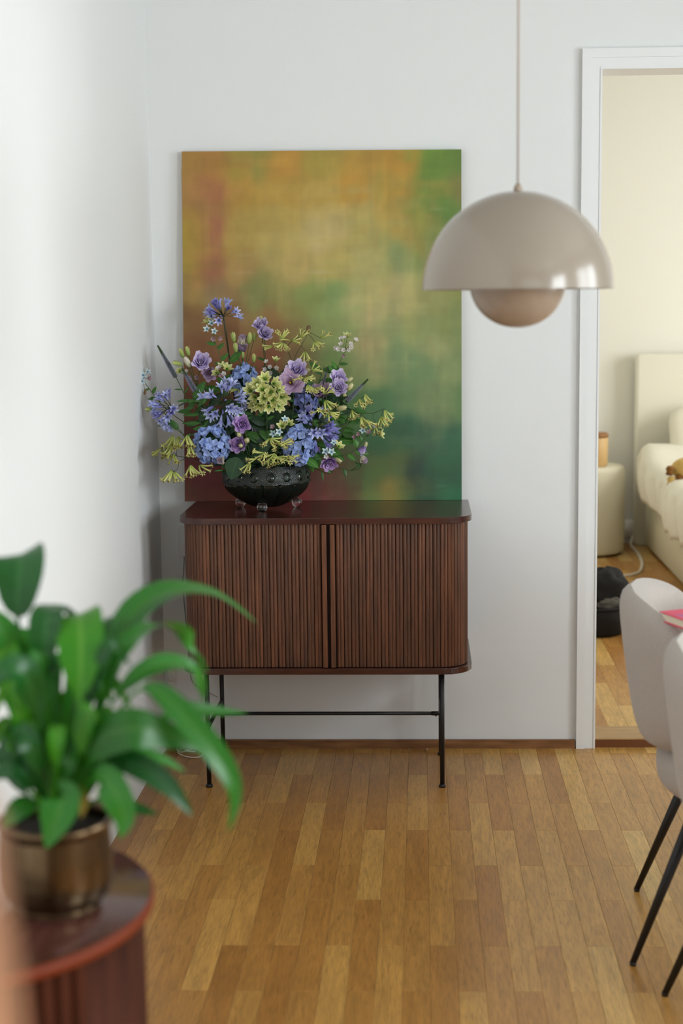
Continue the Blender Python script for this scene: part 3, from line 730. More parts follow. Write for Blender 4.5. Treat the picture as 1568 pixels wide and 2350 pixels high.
# black basket with garments
BC = atz(1388, 1468, FZ); bxc, byc = BC.x - .03, BC.y + .17
bk = thing('floor_basket', (bxc, byc, FZ), 'low black round basket on the bedroom floor just inside the doorway', 'basket')
mb = MB(); mb.lathe([(0, FZ), (.13, FZ), (.155, FZ+.02), (.165, FZ+.08), (.168, FZ+.13), (.160, FZ+.132), (.155, FZ+.08), (0, FZ+.03)], 40, (bxc, byc, 0)); obj('basket_body', mb, M['black_cloth'], bk)
mb = MB(); mb.tube([(bxc+.166*math.cos(a), byc+.166*math.sin(a), FZ+.13) for a in [i/40*2*math.pi for i in range(41)]], .007, 8); obj('basket_rim', mb, M['black_cloth'], bk)
def lump(nm, c, r, sc, m, label, cat, seed):
    mb = MB()
    c = Vector(c)
    def fn(u, v):
        a = 2*math.pi*u; b = math.pi*(v*.99996+.00002)
        d = Vector((math.sin(b)*math.cos(a), math.sin(b)*math.sin(a), -math.cos(b)))
        k = r*(1 + .28*noise.noise(d*2.1 + Vector((seed, 0, 0))) + .1*noise.noise(d*6 + Vector((0, seed, 0))))
        return c + Vector((d.x*k*sc[0], d.y*k*sc[1], d.z*k*sc[2]))
    mb.grid(fn, 32, 20, closed_u=True); return obj(nm, mb, m, None, loc=c, label=label, cat=cat)
lump('black_garment', (bxc+.045, byc+.02, FZ+.175), .115, (1.05, .9, .95), M['black_cloth'], 'crumpled black garment heaped in the low black basket', 'garment', 3)
lump('grey_garment', (bxc+.075, byc-.085, FZ+.138), .05, (1.3, .7, .65), M['grey_cloth'], 'small dark grey cloth tucked at the front of the basket', 'cloth', 8)
lump('pale_ball', (bxc-.055, byc-.1, FZ+.145), .03, (1, .9, 1.2), M['linen'], 'small pale rolled sock at the doorway side of the basket', 'sock', 5)

# ------------------------------------------------------------------ dining chairs, table, book
FA, FB = atz(1462, 2045, 0), atz(1453, 2215, 0)
def make_chair(off, label, pshift):
    fa, fb = FA + off, FB + off
    side_v = (fa - fb).normalized()                       # across the back
    fwd = Vector((side_v.y, -side_v.x, 0))                # the way the chair faces
    bm_ = (fa + fb)/2
    cen = bm_ + fwd*.245; cen.z = 0
    t = thing('dining_chair', cen, label, 'chair', 'upholstered chairs at the dining table')
    # curved back pad
    Rb, H0, H1 = .285, .475, .842
    pc = bm_ + fwd*(.255)
    def pad(sgn):
        def fn(u, v):
            a = 2*math.pi*u; r = v
            n = 2.0/3.4
            s = r*math.copysign(abs(math.cos(a))**n, math.cos(a)); h = r*math.copysign(abs(math.sin(a))**n, math.sin(a))
            th = s*math.radians(58); hh = (h+1)/2
            drop = .035*s*s*hh
            z = H0 + (H1-H0)*hh - drop + .015*s*s*(1-hh)
            lean = .052*hh
            thick = .036*(1 - r**5)**.5
            rad = Rb + lean + sgn*thick
            return pc + fwd*pshift + (-fwd*math.cos(th) + side_v*math.sin(th))*rad*Vector((1, 1, 1)).x + Vector((0, 0, z + sgn*0.0))
        return fn
    mb = MB(); mb.grid(pad(1), 64, 14, closed_u=True); mb.grid(pad(-1), 64, 14, closed_u=True, flip=True)
    obj('backrest', mb, M['fabric'], t)
    sc = bm_ + fwd*.278
    mb = MB()
    def seat(u, v):
        a = 2*math.pi*u; b = math.pi*(v*.99996+.00002)
        rr = math.sin(b)**.42; n = .8
        return sc + (fwd*math.copysign(abs(math.cos(a))**n, math.cos(a)) * .235 + side_v*math.copysign(abs(math.sin(a))**n, math.sin(a)) * .245)*rr + Vector((0, 0, .425 - .072*math.copysign(abs(math.cos(b))**.75, math.cos(b))))
    mb.grid(seat, 48, 18, closed_u=True); obj('seat', mb, M['fabric'], t)
    for s in (-1, 1):
        mb = MB(); q = bm_ + fwd*.15 + side_v*s*.07 + Vector((0, 0, .43)); q2 = bm_ + fwd*(.012 + pshift) + side_v*s*.06 + Vector((0, 0, .54))
        mb.tube([q + fwd*.04, q, q2], .011, 10); obj('back_bracket', mb, M['fabric'], t)
    for (f0, sg) in ((fa, 1), (fb, -1)):
        for fr in (0, 1):
            foot = f0 + fwd*(.46 if fr else 0) - side_v*sg*(.01 if fr else 0)
            top = sc + side_v*sg*.165 + fwd*(.14 if fr else -.14); top.z = .372
            foot = Vector((foot.x, foot.y, .006))
            mb = MB(); mb.tube([top, foot], [.0145, .0075], 14); lg = obj('leg', mb, M['chair_leg'], t)
            mb = MB(); mb.tube([foot + Vector((0, 0, .002)), (foot.x, foot.y, 0)], [.0078, .0072], 12); obj('foot_cap', mb, M['chair_leg'], lg)
    return t
make_chair(Vector((0, 0, 0)), 'greige upholstered dining chair with curved back, the one nearer the doorway', .060)
FC = atz(1527, 2285, 0)
make_chair(FC - FA, 'greige upholstered dining chair cut by the photo edge, in front of the other chair', .090)
TC = Vector((1.36, 3.16, 0)); TR_, TZ = .66, .80
tb = thing('dining_table', TC, 'round oak dining table at the right edge that the pink book lies on', 'table')
mb = MB(); mb.lathe([(0, TZ-.022), (TR_-.02, TZ-.022), (TR_, TZ-.008), (TR_, TZ-.003), (TR_-.004, TZ), (0, TZ)], 72, TC); obj('tabletop', mb, M['tabletop'], tb)
mb = MB(); mb.lathe([(0, .02), (.09, .02), (.06, .08), (.05, .4), (.07, TZ-.022), (0, TZ-.022)], 32, TC); obj('pedestal', mb, M['tabletop'], tb)
mb = MB(); mb.lathe([(0, 0), (.27, 0), (.27, .012), (.10, .024), (0, .024)], 48, TC); obj('base_plate', mb, M['tabletop'], tb)
c0 = atz(1514, 1424, TZ+.001); e1 = atz(1568, 1444, TZ+.001); e2 = atz(1568, 1393, TZ+.022)
c0t = atz(1514, 1404, TZ+.022)
ex = (Vector((e1.x, e1.y, 0)) - Vector((c0.x, c0.y, 0))).normalized()
ey = Vector((-ex.y, ex.x, 0))
bk = thing('book', c0, 'pink hardback book with cream pages on the table edge', 'book')
def slab(o, x0, x1, y0, y1, z0, z1):
    P = [o + ex*x + ey*y for (x, y) in ((x0, y0), (x1, y0), (x1, y1), (x0, y1))]
    mb = MB(); mb.add([(p.x, p.y, z) for z in (z0, z1) for p in P], [(3,2,1,0),(4,5,6,7),(0,1,5,4),(1,2,6,5),(2,3,7,6),(3,0,4,7)]); return mb
BL_, BW_ = .245, .17
obj('back_cover', slab(c0, 0, BL_, 0, BW_, TZ+.0005, TZ+.003), M['pink'], bk, False)
obj('page_block', slab(c0, .004, BL_-.002, .004, BW_-.004, TZ+.003, TZ+.0195), M['pages'], bk, False)
obj('front_cover', slab(c0, 0, BL_, 0, BW_, TZ+.0195, TZ+.022), M['pink'], bk, False)
obj('spine', slab(c0, BL_-.002, BL_+.001, 0, BW_, TZ+.0005, TZ+.022), M['pink'], bk, False)
mb = MB()
q = [c0 + ex*x + ey*y for (x, y) in ((.040, .006), (.055, .012), (.075, .01), (.16, .05), (.15, .1), (.075, .06), (.05, .03))]
mb.add([(p.x, p.y, TZ+.0223) for p in q] , [tuple(range(7))]); obj('cover_print', mb, M['mauve'], bk, False, label='mauve printed patch')

# ------------------------------------------------------------------ side table, pot, plant
STC, STR, STZ = Vector((-.593, 1.806, 0)), .246, .75
st = thing('side_table', STC, 'round reddish wood pedestal table with ribbed side carrying the potted plant', 'table')
mb = MB(); mb.lathe([(0, STZ-.018), (STR-.004, STZ-.018), (STR, STZ-.014), (STR, STZ-.004), (STR-.004, STZ), (0, STZ)], 96, STC, 0)
me_ = mb
tp = obj('table_top', mb, [M['cherry_top'], M['cherry_edge']], st)
for p_ in tp.data.polygons:
    if abs(p_.normal.z) < .8: p_.material_index = 1
mb = MB(); mb.lathe([(0, .0), (STR-.03, .0), (STR-.03, .03), (STR-.014, .03), (STR-.014, STZ-.018), (0, STZ-.018)], 72, STC); obj('drum_side', mb, M['cherry'], st)
def fl_mesh():
    b = MB(); w = .0105; prof = [(-w, 0), (-w*.8, -.004), (-w*.4, -.0065), (0, -.0072), (w*.4, -.0065), (w*.8, -.004), (w, 0)]
    n = len(prof); vs = [(x, y, .032) for x, y in prof] + [(x, y, STZ-.019) for x, y in prof]
    return b.add(vs, [(i, i+1, n+i+1, n+i) for i in range(n-1)]).mesh('rib', [M['cherry']], True)
RM = fl_mesh()
for k in range(48):
    a = math.radians(-38) - k*math.radians(5.6)
    if a < math.radians(-38-265): break
    p_ = STC + Vector((math.cos(a), math.sin(a), 0))*(STR-.0138)
    put('rib', RM, st, Matrix.Translation(p_) @ Matrix.Rotation(a + math.pi/2, 4, 'Z'))
pc = atz(132, 2082, STZ); pc = Vector((pc.x, pc.y+.012, STZ))
PRr = .0695
rimz = at(130, 1872, pc.y).z
def pz(t): return STZ + (rimz - STZ)*t
pot = thing('plant_pot', pc, 'small bronze glazed plant pot on the round side table', 'pot')
k_ = PRr
prof = [(0, pz(.0)), (k_*.74, pz(.0)), (k_*.76, pz(.025)), (k_*.72, pz(.04)), (k_*.80, pz(.07)), (k_*.92, pz(.16)), (k_*.98, pz(.30)), (k_*.985, pz(.55)), (k_*.955, pz(.80)), (k_*.945, pz(.87)), (k_*1.0, pz(.91)), (k_*1.03, pz(.96)), (k_*1.0, pz(1.0)), (k_*.93, pz(.985)), (k_*.90, pz(.90)), (k_*.9, pz(.8)), (0, pz(.8))]
mb = MB()
def potfn(u, v):
    k = v*(len(prof)-1); i = min(int(k), len(prof)-2); t = k-i
    r = prof[i][0]*(1-t)+prof[i+1][0]*t; z = prof[i][1]*(1-t)+prof[i+1][1]*t
    a = 2*math.pi*u
    ang = (a - math.radians(215) + math.pi) % (2*math.pi) - math.pi
    if 4 <= k <= 9.5: r *= 1 + .008*math.cos(a*46)*max(0, min(1, (1.0-abs(ang))*1.5))
    return Vector((pc.x + r*math.cos(a), pc.y + r*math.sin(a), z))
mb.grid(potfn, 276, 48, closed_u=True); obj('pot_body', mb, M['bronze'], pot)
mb = MB(); mb.lathe([(k_*.905, pz(.84)), (k_*.5, pz(.88)), (0, pz(.86))], 40, (pc.x, pc.y, 0)); obj('soil', mb, M['soil'], pot)

LEAF = petal_mat('lily_leaf', [(0, (62, 118, 30)), (.4, (38, 112, 24)), (1, (52, 124, 40))], .36, .3, .28, ((66, 128, 46), .09))
LEAF_D = petal_mat('lily_leaf_dark', [(0, (34, 88, 22)), (.5, (20, 80, 24)), (1, (32, 96, 38))], .34, .25, .2, ((40, 96, 40), .08))
LEAF_B = petal_mat('lily_leaf_bright', [(0, (74, 140, 22)), (.5, (56, 138, 14)), (1, (88, 150, 32))], .4, .35, .15, ((96, 160, 50), .09))
LEAF_Y = petal_mat('lily_leaf_yellowing', [(0, (120, 110, 30)), (1, (150, 120, 40))], .5, .25, .1)
lily = thing('peace_lily', Vector((pc.x, pc.y, pz(.86))), 'leafy green peace lily growing in the bronze pot', 'plant')
def leaf(pts3, wpx, t0=.3, m=LEAF, fold=.22, facing=None, wave=.0, sharp=1.0, nm='leaf', par=None, nseg=26, tw=0):
    "ribbon leaf along 3D points; narrow stalk until t0, blade of full width w after it"
    P = spline(pts3, nseg); N = len(P)
    mb = MB(); fc = Vector(facing or (0, -.75, .66))
    rows = []
    for i, p in enumerate(P):
        t = i/(N-1)
        T = (P[min(i+1, N-1)] - P[max(i-1, 0)]).normalized()
        S = T.cross(fc)
        S = S.normalized() if S.length > 1e-4 else Vector((1, 0, 0))
        if tw: S = Quaternion(T, tw*t) @ S
        Nn = S.cross(T).normalized()
        if t < t0: w = .0022 + .001*t
        else:
            q = (t-t0)/(1-t0)
            w = wpx*.5*(math.sin(math.pi*min(1, q**.72))**.75 if q < .999 else 0)*(1 if q < .5 else (1 - (q-.5)*.25*sharp)) + .0018*(1-q)
        rows.append((p, S, Nn, w, t))
    us = (-1, -.62, -.14, 0, .14, .62, 1)
    for (p, S, Nn, w, t) in rows:
        for a in us:
            wv = wave*w*math.sin(t*22 + a*2)*abs(a)
            mb.v.append(p + S*w*a + Nn*(abs(a)**1.2*w*fold + wv)); mb.uv.append(((a+1)/2, t))
    n = len(us)
    for i in range(N-1):
        for k in range(n-1): mb.f.append([i*n+k, i*n+k+1, (i+1)*n+k+1, (i+1)*n+k]); mb.m.append(0)
    return obj(nm, mb, m, par or lily)
PY = pc.y
def lp(*a):
    "points given as (u, v, offset in depth from the pot)"
    return [at(u, v, PY + d) for (u, v, d) in a]
S0 = 1/1889
def L_(pts, w, *a, **k): return leaf(lp(*pts), w*S0, *a, **k)
B = (130, 1880, 0)
L_([(105, 1880, 0), (70, 1700, .03), (46, 1470, .04), (40, 1400, .03), (44, 1320, .02), (48, 1272, .05), (52, 1285, .13), (56, 1330, .19)], 118, .40, LEAF_D, .18)
L_([(125, 1880, 0), (112, 1700, .0), (102, 1530, -.03), (104, 1440, -.03), (118, 1398, .0), (150, 1405, .05), (200, 1450, .08)], 74, .30, LEAF_D, .2)
L_([(150, 1880, 0), (170, 1740, -.02), (182, 1600, -.05), (186, 1490, -.04), (184, 1418, -.01), (188, 1412, .05), (200, 1470, .10)], 104, .34, LEAF_B, .15)
L_([(160, 1880, 0), (205, 1720, .0), (232, 1600, .01), (262, 1500, .03), (310, 1405, .06), (390, 1358, .14), (480, 1362, .24), (540, 1393, .30), (592, 1432, .34)], 70, .24, LEAF, .35, (.2, -.55, .8))
L_([(165, 1880, 0), (215, 1720, -.01), (250, 1580, -.02), (292, 1485, -.02), (350, 1438, .02), (412, 1446, .08), (452, 1495, .12), (478, 1545, .14)], 54, .28, LEAF, .3, (-.3, -.6, .7))
L_([(165, 1870, 0), (215, 1720, -.02), (255, 1620, -.03), (310, 1555, -.03), (375, 1523, -.01), (432, 1530, .03), (462, 1570, .06), (468, 1612, .07)], 48, .34, LEAF, .3)
L_([(170, 1870, 0), (225, 1720, -.03), (285, 1615, -.05), (340, 1578, -.06), (400, 1618, -.07), (468, 1695, -.08), (520, 1765, -.08), (541, 1830, -.08), (524, 1912, -.07)], 54, .36, LEAF, .25, (.1, -.8, .5))
L_([(175, 1870, 0), (260, 1740, .05), (350, 1668, .09), (420, 1630, .12), (490, 1632, .14), (572, 1637, .16)], 36, .45, LEAF, .3)
L_([(165, 1870, 0), (175, 1760, -.04), (235, 1695, -.07), (310, 1672, -.08), (390, 1690, -.06), (470, 1722, -.04)], 92, .22, LEAF, .12, (0, -.9, .35))
L_([(175, 1870, 0), (225, 1780, .02), (290, 1736, .04), (360, 1738, .05), (428, 1772, .06)], 34, .3, LEAF, .25)
L_([(175, 1870, 0), (215, 1790, -.03), (270, 1748, -.05), (330, 1766, -.06), (395, 1812, -.06), (444, 1875, -.06)], 58, .3, LEAF_D, .25)
L_([(165, 1870, 0), (200, 1800, -.05), (238, 1782, -.08), (270, 1830, -.10), (285, 1880, -.10), (276, 1925, -.10)], 68, .3, LEAF, .15, (0, -.95, .2))
L_([(170, 1872, 0), (230, 1835, .04), (300, 1852, .05), (366, 1870, .05)], 34, .3, LEAF_D, .2)
L_([(140, 1868, 0), (146, 1822, -.06), (142, 1838, -.09), (126, 1890, -.10), (106, 1948, -.10)], 84, .25, LEAF, .12, (0, -.98, .1))
L_([(155, 1872, 0), (180, 1815, -.02), (192, 1845, -.04), (186, 1880, -.05)], 26, .2, LEAF_Y, .2)
L_([(110, 1880, 0), (80, 1700, .02), (50, 1570, .0), (10, 1455, -.02), (-30, 1390, -.02)], 92, .3, LEAF, .2)
L_([(110, 1880, 0), (100, 1700, -.04), (68, 1570, -.07), (20, 1535, -.09), (-45, 1585, -.10)], 72, .35, LEAF_D, .2)
L_([(160, 1870, 0), (182, 1760, -.05), (190, 1680, -.07), (206, 1632, -.08), (214, 1660, -.06), (196, 1710, -.05)], 52, .28, LEAF_B, .15)
L_([(110, 1875, 0), (85, 1800, -.03), (40, 1762, -.05), (-30, 1790, -.06)], 70, .3, LEAF_D, .15)
L_([(100, 1880, 0), (80, 1840, -.04), (40, 1862, -.07), (10, 1900, -.08)], 56, .3, LEAF, .15)
L_([(130, 1880, 0), (120, 1700, .05), (75, 1540, .08), (62, 1470, .08), (40, 1440, .08)], 60, .4, LEAF, .2)
L_([(140, 1880, 0), (160, 1700, .04), (215, 1560, .06), (236, 1480, .06), (240, 1430, .07), (232, 1425, .10)], 66, .35, LEAF_D, .2)
rl = random.Random(21)
for k in range(56):
    tx = rl.uniform(-20, 262); ty = rl.uniform(1500, 1760); d = rl.uniform(-.06, .09)
    mx = 130 + (tx-130)*.45
    L_([(130 + rl.uniform(-35, 35), 1880, rl.uniform(-.02, .02)), (mx, (1880+ty)/2 + 20, d*.5), (tx - (tx-130)*.2, ty + 20, d), (tx + rl.uniform(-10, 10), ty - 20, d + .01), (tx + (tx-130)*.35, ty + rl.uniform(10, 70), d + rl.uniform(-.03, .03))], rl.uniform(26, 50), rl.uniform(.25, .45), rl.choice([LEAF, LEAF, LEAF_D, LEAF_B, LEAF_B]), rl.uniform(.1, .3), (rl.uniform(-.4, .4), -.75, .5))

# unidentified tan shape close to the camera at the lower left, modelled as a lamp
LY_ = .43
lc = at(66, 2060, LY_); lt = at(66, 1950, LY_).z
flx = lc.x - .15
flm = thing('tan_shape_lamp', (flx, LY_, 0), 'unidentified tan shape close to the camera, modelled as a tall floor lamp with fabric shade', 'lamp')
mb = MB(); mb.lathe([(.115, lt-.004), (.128, lt), (.135, lt-.004), (.152, lt-.26), (.149, lt-.26), (.132, lt-.008), (.115, lt-.004)], 48, (flx, LY_, 0)); obj('lamp_shade', mb, M['tan_shade'], flm)
mb = MB(); mb.tube([(flx, LY_, .02), (flx, LY_, lt-.05)], .009, 12); obj('pole', mb, M['brass'], flm)
mb = MB(); mb.lathe([(0, 0), (.13, 0), (.13, .012), (.02, .024), (0, .024)], 40, (flx, LY_, 0)); obj('base', mb, M['brass'], flm)
mb = MB(); mb.ball((flx, LY_, lt-.1), .03, 14, 10); obj('bulb', mb, M['plaster_white'], flm)

# ------------------------------------------------------------------ glass bowl
BWC = Vector((-.492, 4.700, CZ)); BWR = .1375
zr = at(610, 1063, BWC.y).z; zb = at(606, 1160, BWC.y).z
bowl = thing('glass_bowl', BWC, 'dark green pressed glass bowl on clear ball feet holding the flowers on the sideboard', 'bowl')
NP = 16
def bowl_r(t):
    # outline from the base (t=0) to the rim (t=1)
    return BWR*(.30 + .70*math.sin(math.pi*.5*min(1, t/.62))**.8) if t < .62 else BWR*(1 - .085*((t-.62)/.38)**1.6)
mb = MB()
def bowl_out(u, v):
    t = v; a = 2*math.pi*u; r = bowl_r(t)
    k = (u*NP) % 1 - .5
    if t < .60: r -= .0052*max(0, 1 - abs(abs(k)-.5)/.09)*min(1, t*6); r += .0026*math.cos(k*math.pi)
    else:
        s = (t-.76)/.11; dd = math.hypot(k*1.15/.30, s)
        r += .0066*max(0, 1 - dd)**.5 if dd < 1 else 0
        if 1.0 < dd: r += .0019*(math.sin(u*2*math.pi*NP*7)*math.sin(t*130))
        if .86 < dd < 1.1: r -= .0018
        r += .0012*math.sin(max(0, t-.92)*150)
    if abs(t-.60) < .02: r += .0016
    z = zb + (zr - zb)*t - .004*abs(math.sin(u*math.pi*NP*1))*0
    if t > .97: z += .003*math.cos(u*2*math.pi*NP)
    return Vector((BWC.x + r*math.cos(a), BWC.y + r*math.sin(a), z))
mb.grid(bowl_out, 480, 80, closed_u=True)
def bowl_in(u, v):
    a = 2*math.pi*u; r = (bowl_r(v) - .0065); z = zb + .008 + (zr - zb - .006)*v
    return Vector((BWC.x + r*math.cos(a), BWC.y + r*math.sin(a), z))
mb.grid(bowl_in, 96, 16, closed_u=True, flip=True)
n0 = len(mb.v) - 96*17
# rim between the walls and closing discs
for i in range(96):
    j = (i+1) % 96; o0 = 480*80; mb.f.append([o0 + i*5, o0 + j*5, n0 + 96*16 + j, n0 + 96*16 + i]); mb.m.append(0)
mb.f.append(list(reversed(range(480)))); mb.m.append(0); mb.f.append([n0 + i for i in range(96)]); mb.m.append(0)
obj('bowl_body', mb, M['glass_dark'], bowl)
for (u, v) in ((552, 1156), (602, 1168), (682, 1155)):
    fy = {552: 4.742, 602: 4.622, 682: 4.735}[u]
    p = at(u, v, fy); rr_ = .0165
    p.z = CZ + rr_*.98
    mb = MB(); mb.ball(p, rr_, 20, 14); mb.ball(p + Vector(((BWC.x-p.x)*.12, (BWC.y-p.y)*.12, .019)), .012, 14, 10)
    obj('foot', mb, M['glass_clear'], bowl, label='clear glass ball foot')
# dark water/stem mass is seen through the glass as stems: see the flower stems below

# ------------------------------------------------------------------ flower materials
GREEN = mat('stem_green', (70, 96, 44), .5, c2=(54, 80, 36), nscale=40)
GREEN_D = mat('stem_dark', (54, 62, 38), .5)
LEAFG = petal_mat('bouquet_leaf', [(0, (70, 120, 46)), (1, (58, 114, 42))], .42, .2, .3, ((70, 110, 54), .06))
LEAFDK = petal_mat('bouquet_leaf_dark', [(0, (32, 66, 34)), (1, (26, 58, 32))], .45, .12, .3, ((44, 76, 40), .05))
LEAFLT = petal_mat('bouquet_leaf_light', [(0, (70, 124, 44)), (1, (62, 122, 40))], .42, .25, .2, ((110, 150, 70), .06))
AGA = petal_mat('agapanthus_petal', [(0, (146, 150, 218)), (.55, (188, 196, 240)), (1, (206, 210, 244))], .55, .2, .12, ((154, 160, 224), .10))
AGA_D = petal_mat('agapanthus_petal_dark', [(0, (112, 108, 176)), (1, (160, 158, 220))], .55, .2, .16, ((110, 110, 184), .1))
HYD = petal_mat('hydrangea_petal', [(0, (222, 228, 236)), (.35, (166, 186, 234)), (1, (152, 174, 230))], .65, .15, .14)
HYD_D = petal_mat('hydrangea_petal_dark', [(0, (150, 158, 206)), (1, (122, 134, 198))], .6, .15, .25)  # darker blue petals for one head
LIS = petal_mat('lisianthus_petal', [(0, (140, 116, 172)), (.5, (190, 168, 222)), (1, (228, 216, 242))], .6, .25, .08)  # fold shade and edge highlight painted in from base to tip
LIS_P = petal_mat('lisianthus_petal_pink', [(0, (140, 100, 130)), (.5, (192, 160, 198)), (1, (214, 188, 216))], .6, .25, .08)
LIS_W = petal_mat('lisianthus_petal_pale', [(0, (208, 206, 160)), (.5, (226, 214, 206)), (1, (190, 164, 198))], .6, .25, .06)
LIS_V = petal_mat('lisianthus_petal_violet', [(0, (120, 84, 146)), (.5, (170, 130, 198)), (1, (206, 174, 222))], .6, .25, .08)
CREAM = petal_mat('cream_bud', [(0, (150, 170, 84)), (.4, (218, 214, 150)), (1, (232, 226, 184))], .55, .2, .06)
WHITEBUD = petal_mat('white_bud', [(0, (200, 204, 160)), (1, (232, 224, 208))], .55, .2, .04)
GBUD = petal_mat('green_bud', [(0, (120, 150, 60)), (1, (206, 210, 130))], .55, .2, .08)
BROWNBUD = petal_mat('brown_bud', [(0, (110, 96, 50)), (1, (124, 84, 66))], .6, .1, .1)
PAW = petal_mat('paw_tube', [(0, (150, 168, 74)), (.5, (202, 208, 118)), (1, (226, 224, 144))], .65, .2, .14)
PAW_D = petal_mat('paw_tube_olive', [(0, (128, 136, 62)), (1, (184, 186, 100))], .65, .2, .14)
TWE = petal_mat('tweedia_petal', [(0, (120, 160, 190)), (.3, (206, 226, 232)), (1, (220, 234, 240))], .6, .25, .06)
WHT = petal_mat('white_floret', [(0, (196, 206, 150)), (.5, (232, 226, 222)), (1, (222, 206, 216))], .6, .25, .05)
PNK = petal_mat('dusty_pink_floret', [(0, (150, 120, 120)), (1, (188, 158, 168))], .6, .2, .1)
HEL = petal_mat('hellebore_petal', [(0, (158, 178, 76)), (.5, (218, 220, 140)), (1, (240, 236, 188))], .6, .25, .1, ((178, 186, 96), .12))
VER = petal_mat('veronica_floret', [(0, (128, 124, 164)), (1, (206, 200, 232))], .7, .1, .2)
VGRN = mat('veronica_tip', (62, 84, 46), .7)
YEL = mat('yellow_stamen', (214, 160, 40), .6)
TEAL = mat('teal_eye', (74, 128, 146), .6)

# ------------------------------------------------------------------ petals and florets (local +Z points out of the flower)
def petal(mb, rot, L, W, open0, open1, cup=.2, mi=0, r0=.0, z0=.0, nu=4, nv=5, ruff=0, seed=0, tip=.8):
    "one petal: rises along +Z and bends outward from angle open0 (base) to open1 (tip), measured from +Z"
    pts = [(r0, z0)]; x, z = r0, z0
    for j in range(nv):
        a = open0 + (open1-open0)*((j+.5)/nv); x += math.sin(a)*L/nv; z += math.cos(a)*L/nv; pts.append((x, z))
    c, s = math.cos(rot), math.sin(rot)
    def fn(u, v):
        k = min(int(v*nv + 1e-6), nv); px_, pz_ = pts[k]
        a = open0 + (open1-open0)*v
        prof = (math.sin(math.pi*min(1, max(0, .10 + .90*v**tip)))**.6) if v < 1 else .25
        w = W*.5*prof*(2*u-1)
        e = (2*u-1)**2
        nx, nz = -math.cos(a), math.sin(a)                  # inward normal
        rf = ruff*math.sin(u*17 + seed*3 + v*4)*(v**2)
        px2 = px_ + nx*(cup*W*e*prof*.5 + rf); pz2 = pz_ + nz*(cup*W*e*prof*.5 + rf)
        return Vector((px2*c - w*s, px2*s + w*c, pz2))
    mb.grid(fn, nu, nv, mi)
def mk(name, fn, mats): 
    mb = MB(); fn(mb); return mb.mesh(name, mats)
def _aga(mb, op=1.15, dark=False):
    mb.tube([(0, 0, -.034), (.0008, 0, -.015), (0, 0, .001)], .0008, 5, 1)
    mb.lathe([(.0012, 0), (.0026, .005), (.0034, .013), (.0046, .018)], 10, (0, 0, 0), 0)
    for k in range(6): petal(mb, k*math.pi/3, .024, .0086, .12, op, .15, 0, .0040, .016, 2, 5, tip=.9)
    for k in range(4): mb.tube([(0, 0, .016), (.002*math.cos(k*1.57), .002*math.sin(k*1.57), .031)], .0004, 4, 1)
AGA_F = mk('floret', lambda m: _aga(m, 1.2), [AGA, GREEN_D]); AGA_F2 = mk('floret', lambda m: _aga(m, .75), [AGA_D, GREEN_D])
def _agab(mb):
    mb.tube([(0, 0, -.034), (.0008, 0, -.015), (0, 0, .001)], .0008, 5, 1)
    mb.lathe([(.001, 0), (.0022, .005), (.0031, .014), (.0026, .020), (.0004, .024)], 8, (0, 0, 0), 0)
AGA_B = mk('bud', _agab, [AGA_D, GREEN_D])
def _hyd(mb):
    for k in range(4): petal(mb, k*math.pi/2, .0145, .0165, .45, 1.35, .16, 0, .001, -.004, 4, 4, .0010, k, .7)
    mb.ball((0, 0, .001), .0016, 8, 5, 0)
    mb.tube([(0, 0, -.016), (0, 0, -.003)], .0008, 5, 1)
HYD_F = mk('floret', _hyd, [HYD, GREEN]); HYD_F2 = mk('floret', _hyd, [HYD_D, GREEN])
def _lis(mb, R=.026, layers=((3, .0, .02, .60), (4, .06, .16, .76), (5, .16, .42, .90), (5, .26, .74, 1.0), (6, .36, 1.08, 1.08))):
    r = random.Random(5); q = 0
    for (n, o0, o1, sc) in layers:
        for k in range(n):
            q += 1
            petal(mb, k*2*math.pi/n + q*.7, R*1.35*sc, R*1.5*sc, o0, o1, .16, 0, .0015 + .010*(sc-.55), -.020 + .006*(1-sc), 8, 6, .0015, q, .45)
    mb.ball((0, 0, -.006), .0026, 8, 5, 1, (1, 1, 2.4))
    mb.lathe([(.0012, -.022), (.0045, -.0175), (.0040, -.012)], 8, (0, 0, 0), 2)
def lis_mesh(m, **k): return mk('blossom', lambda b: _lis(b, **k), [m, YEL, GREEN])
LIS_F, LIS_FP, LIS_FV = lis_mesh(LIS), lis_mesh(LIS_P), lis_mesh(LIS_V)
OPENL = ((4, .7, .95, .72), (5, .6, 1.2, .95), (5, .6, 1.45, 1.1))
LIS_FO = lis_mesh(LIS_P, layers=OPENL)
HALF = ((3, .0, .05, .8), (4, .10, .20, .95), (5, .22, .38, 1.02))
LIS_FW = lis_mesh(LIS_W, layers=HALF)
LIS_FH = lis_mesh(LIS, layers=HALF)
def _bud(mb):
    mb.lathe([(.0008, -.014), (.0042, -.011), (.0062, -.003), (.0058, .005), (.0034, .011), (.0006, .0145)], 12, (0, 0, 0), 0)
    for k in range(3): petal(mb, k*2.1, .026, .009, .55, -.25, .3, 0, .0018, -.012, 3, 4)
    for k in range(4): petal(mb, k*1.57, .012, .0028, .5, .05, .1, 1, .0012, -.014, 2, 3)
def bud_mesh(m): return mk('bud', _bud, [m, GREEN])
BUD_C, BUD_G, BUD_W, BUD_B = bud_mesh(CREAM), bud_mesh(GBUD), bud_mesh(WHITEBUD), bud_mesh(BROWNBUD)
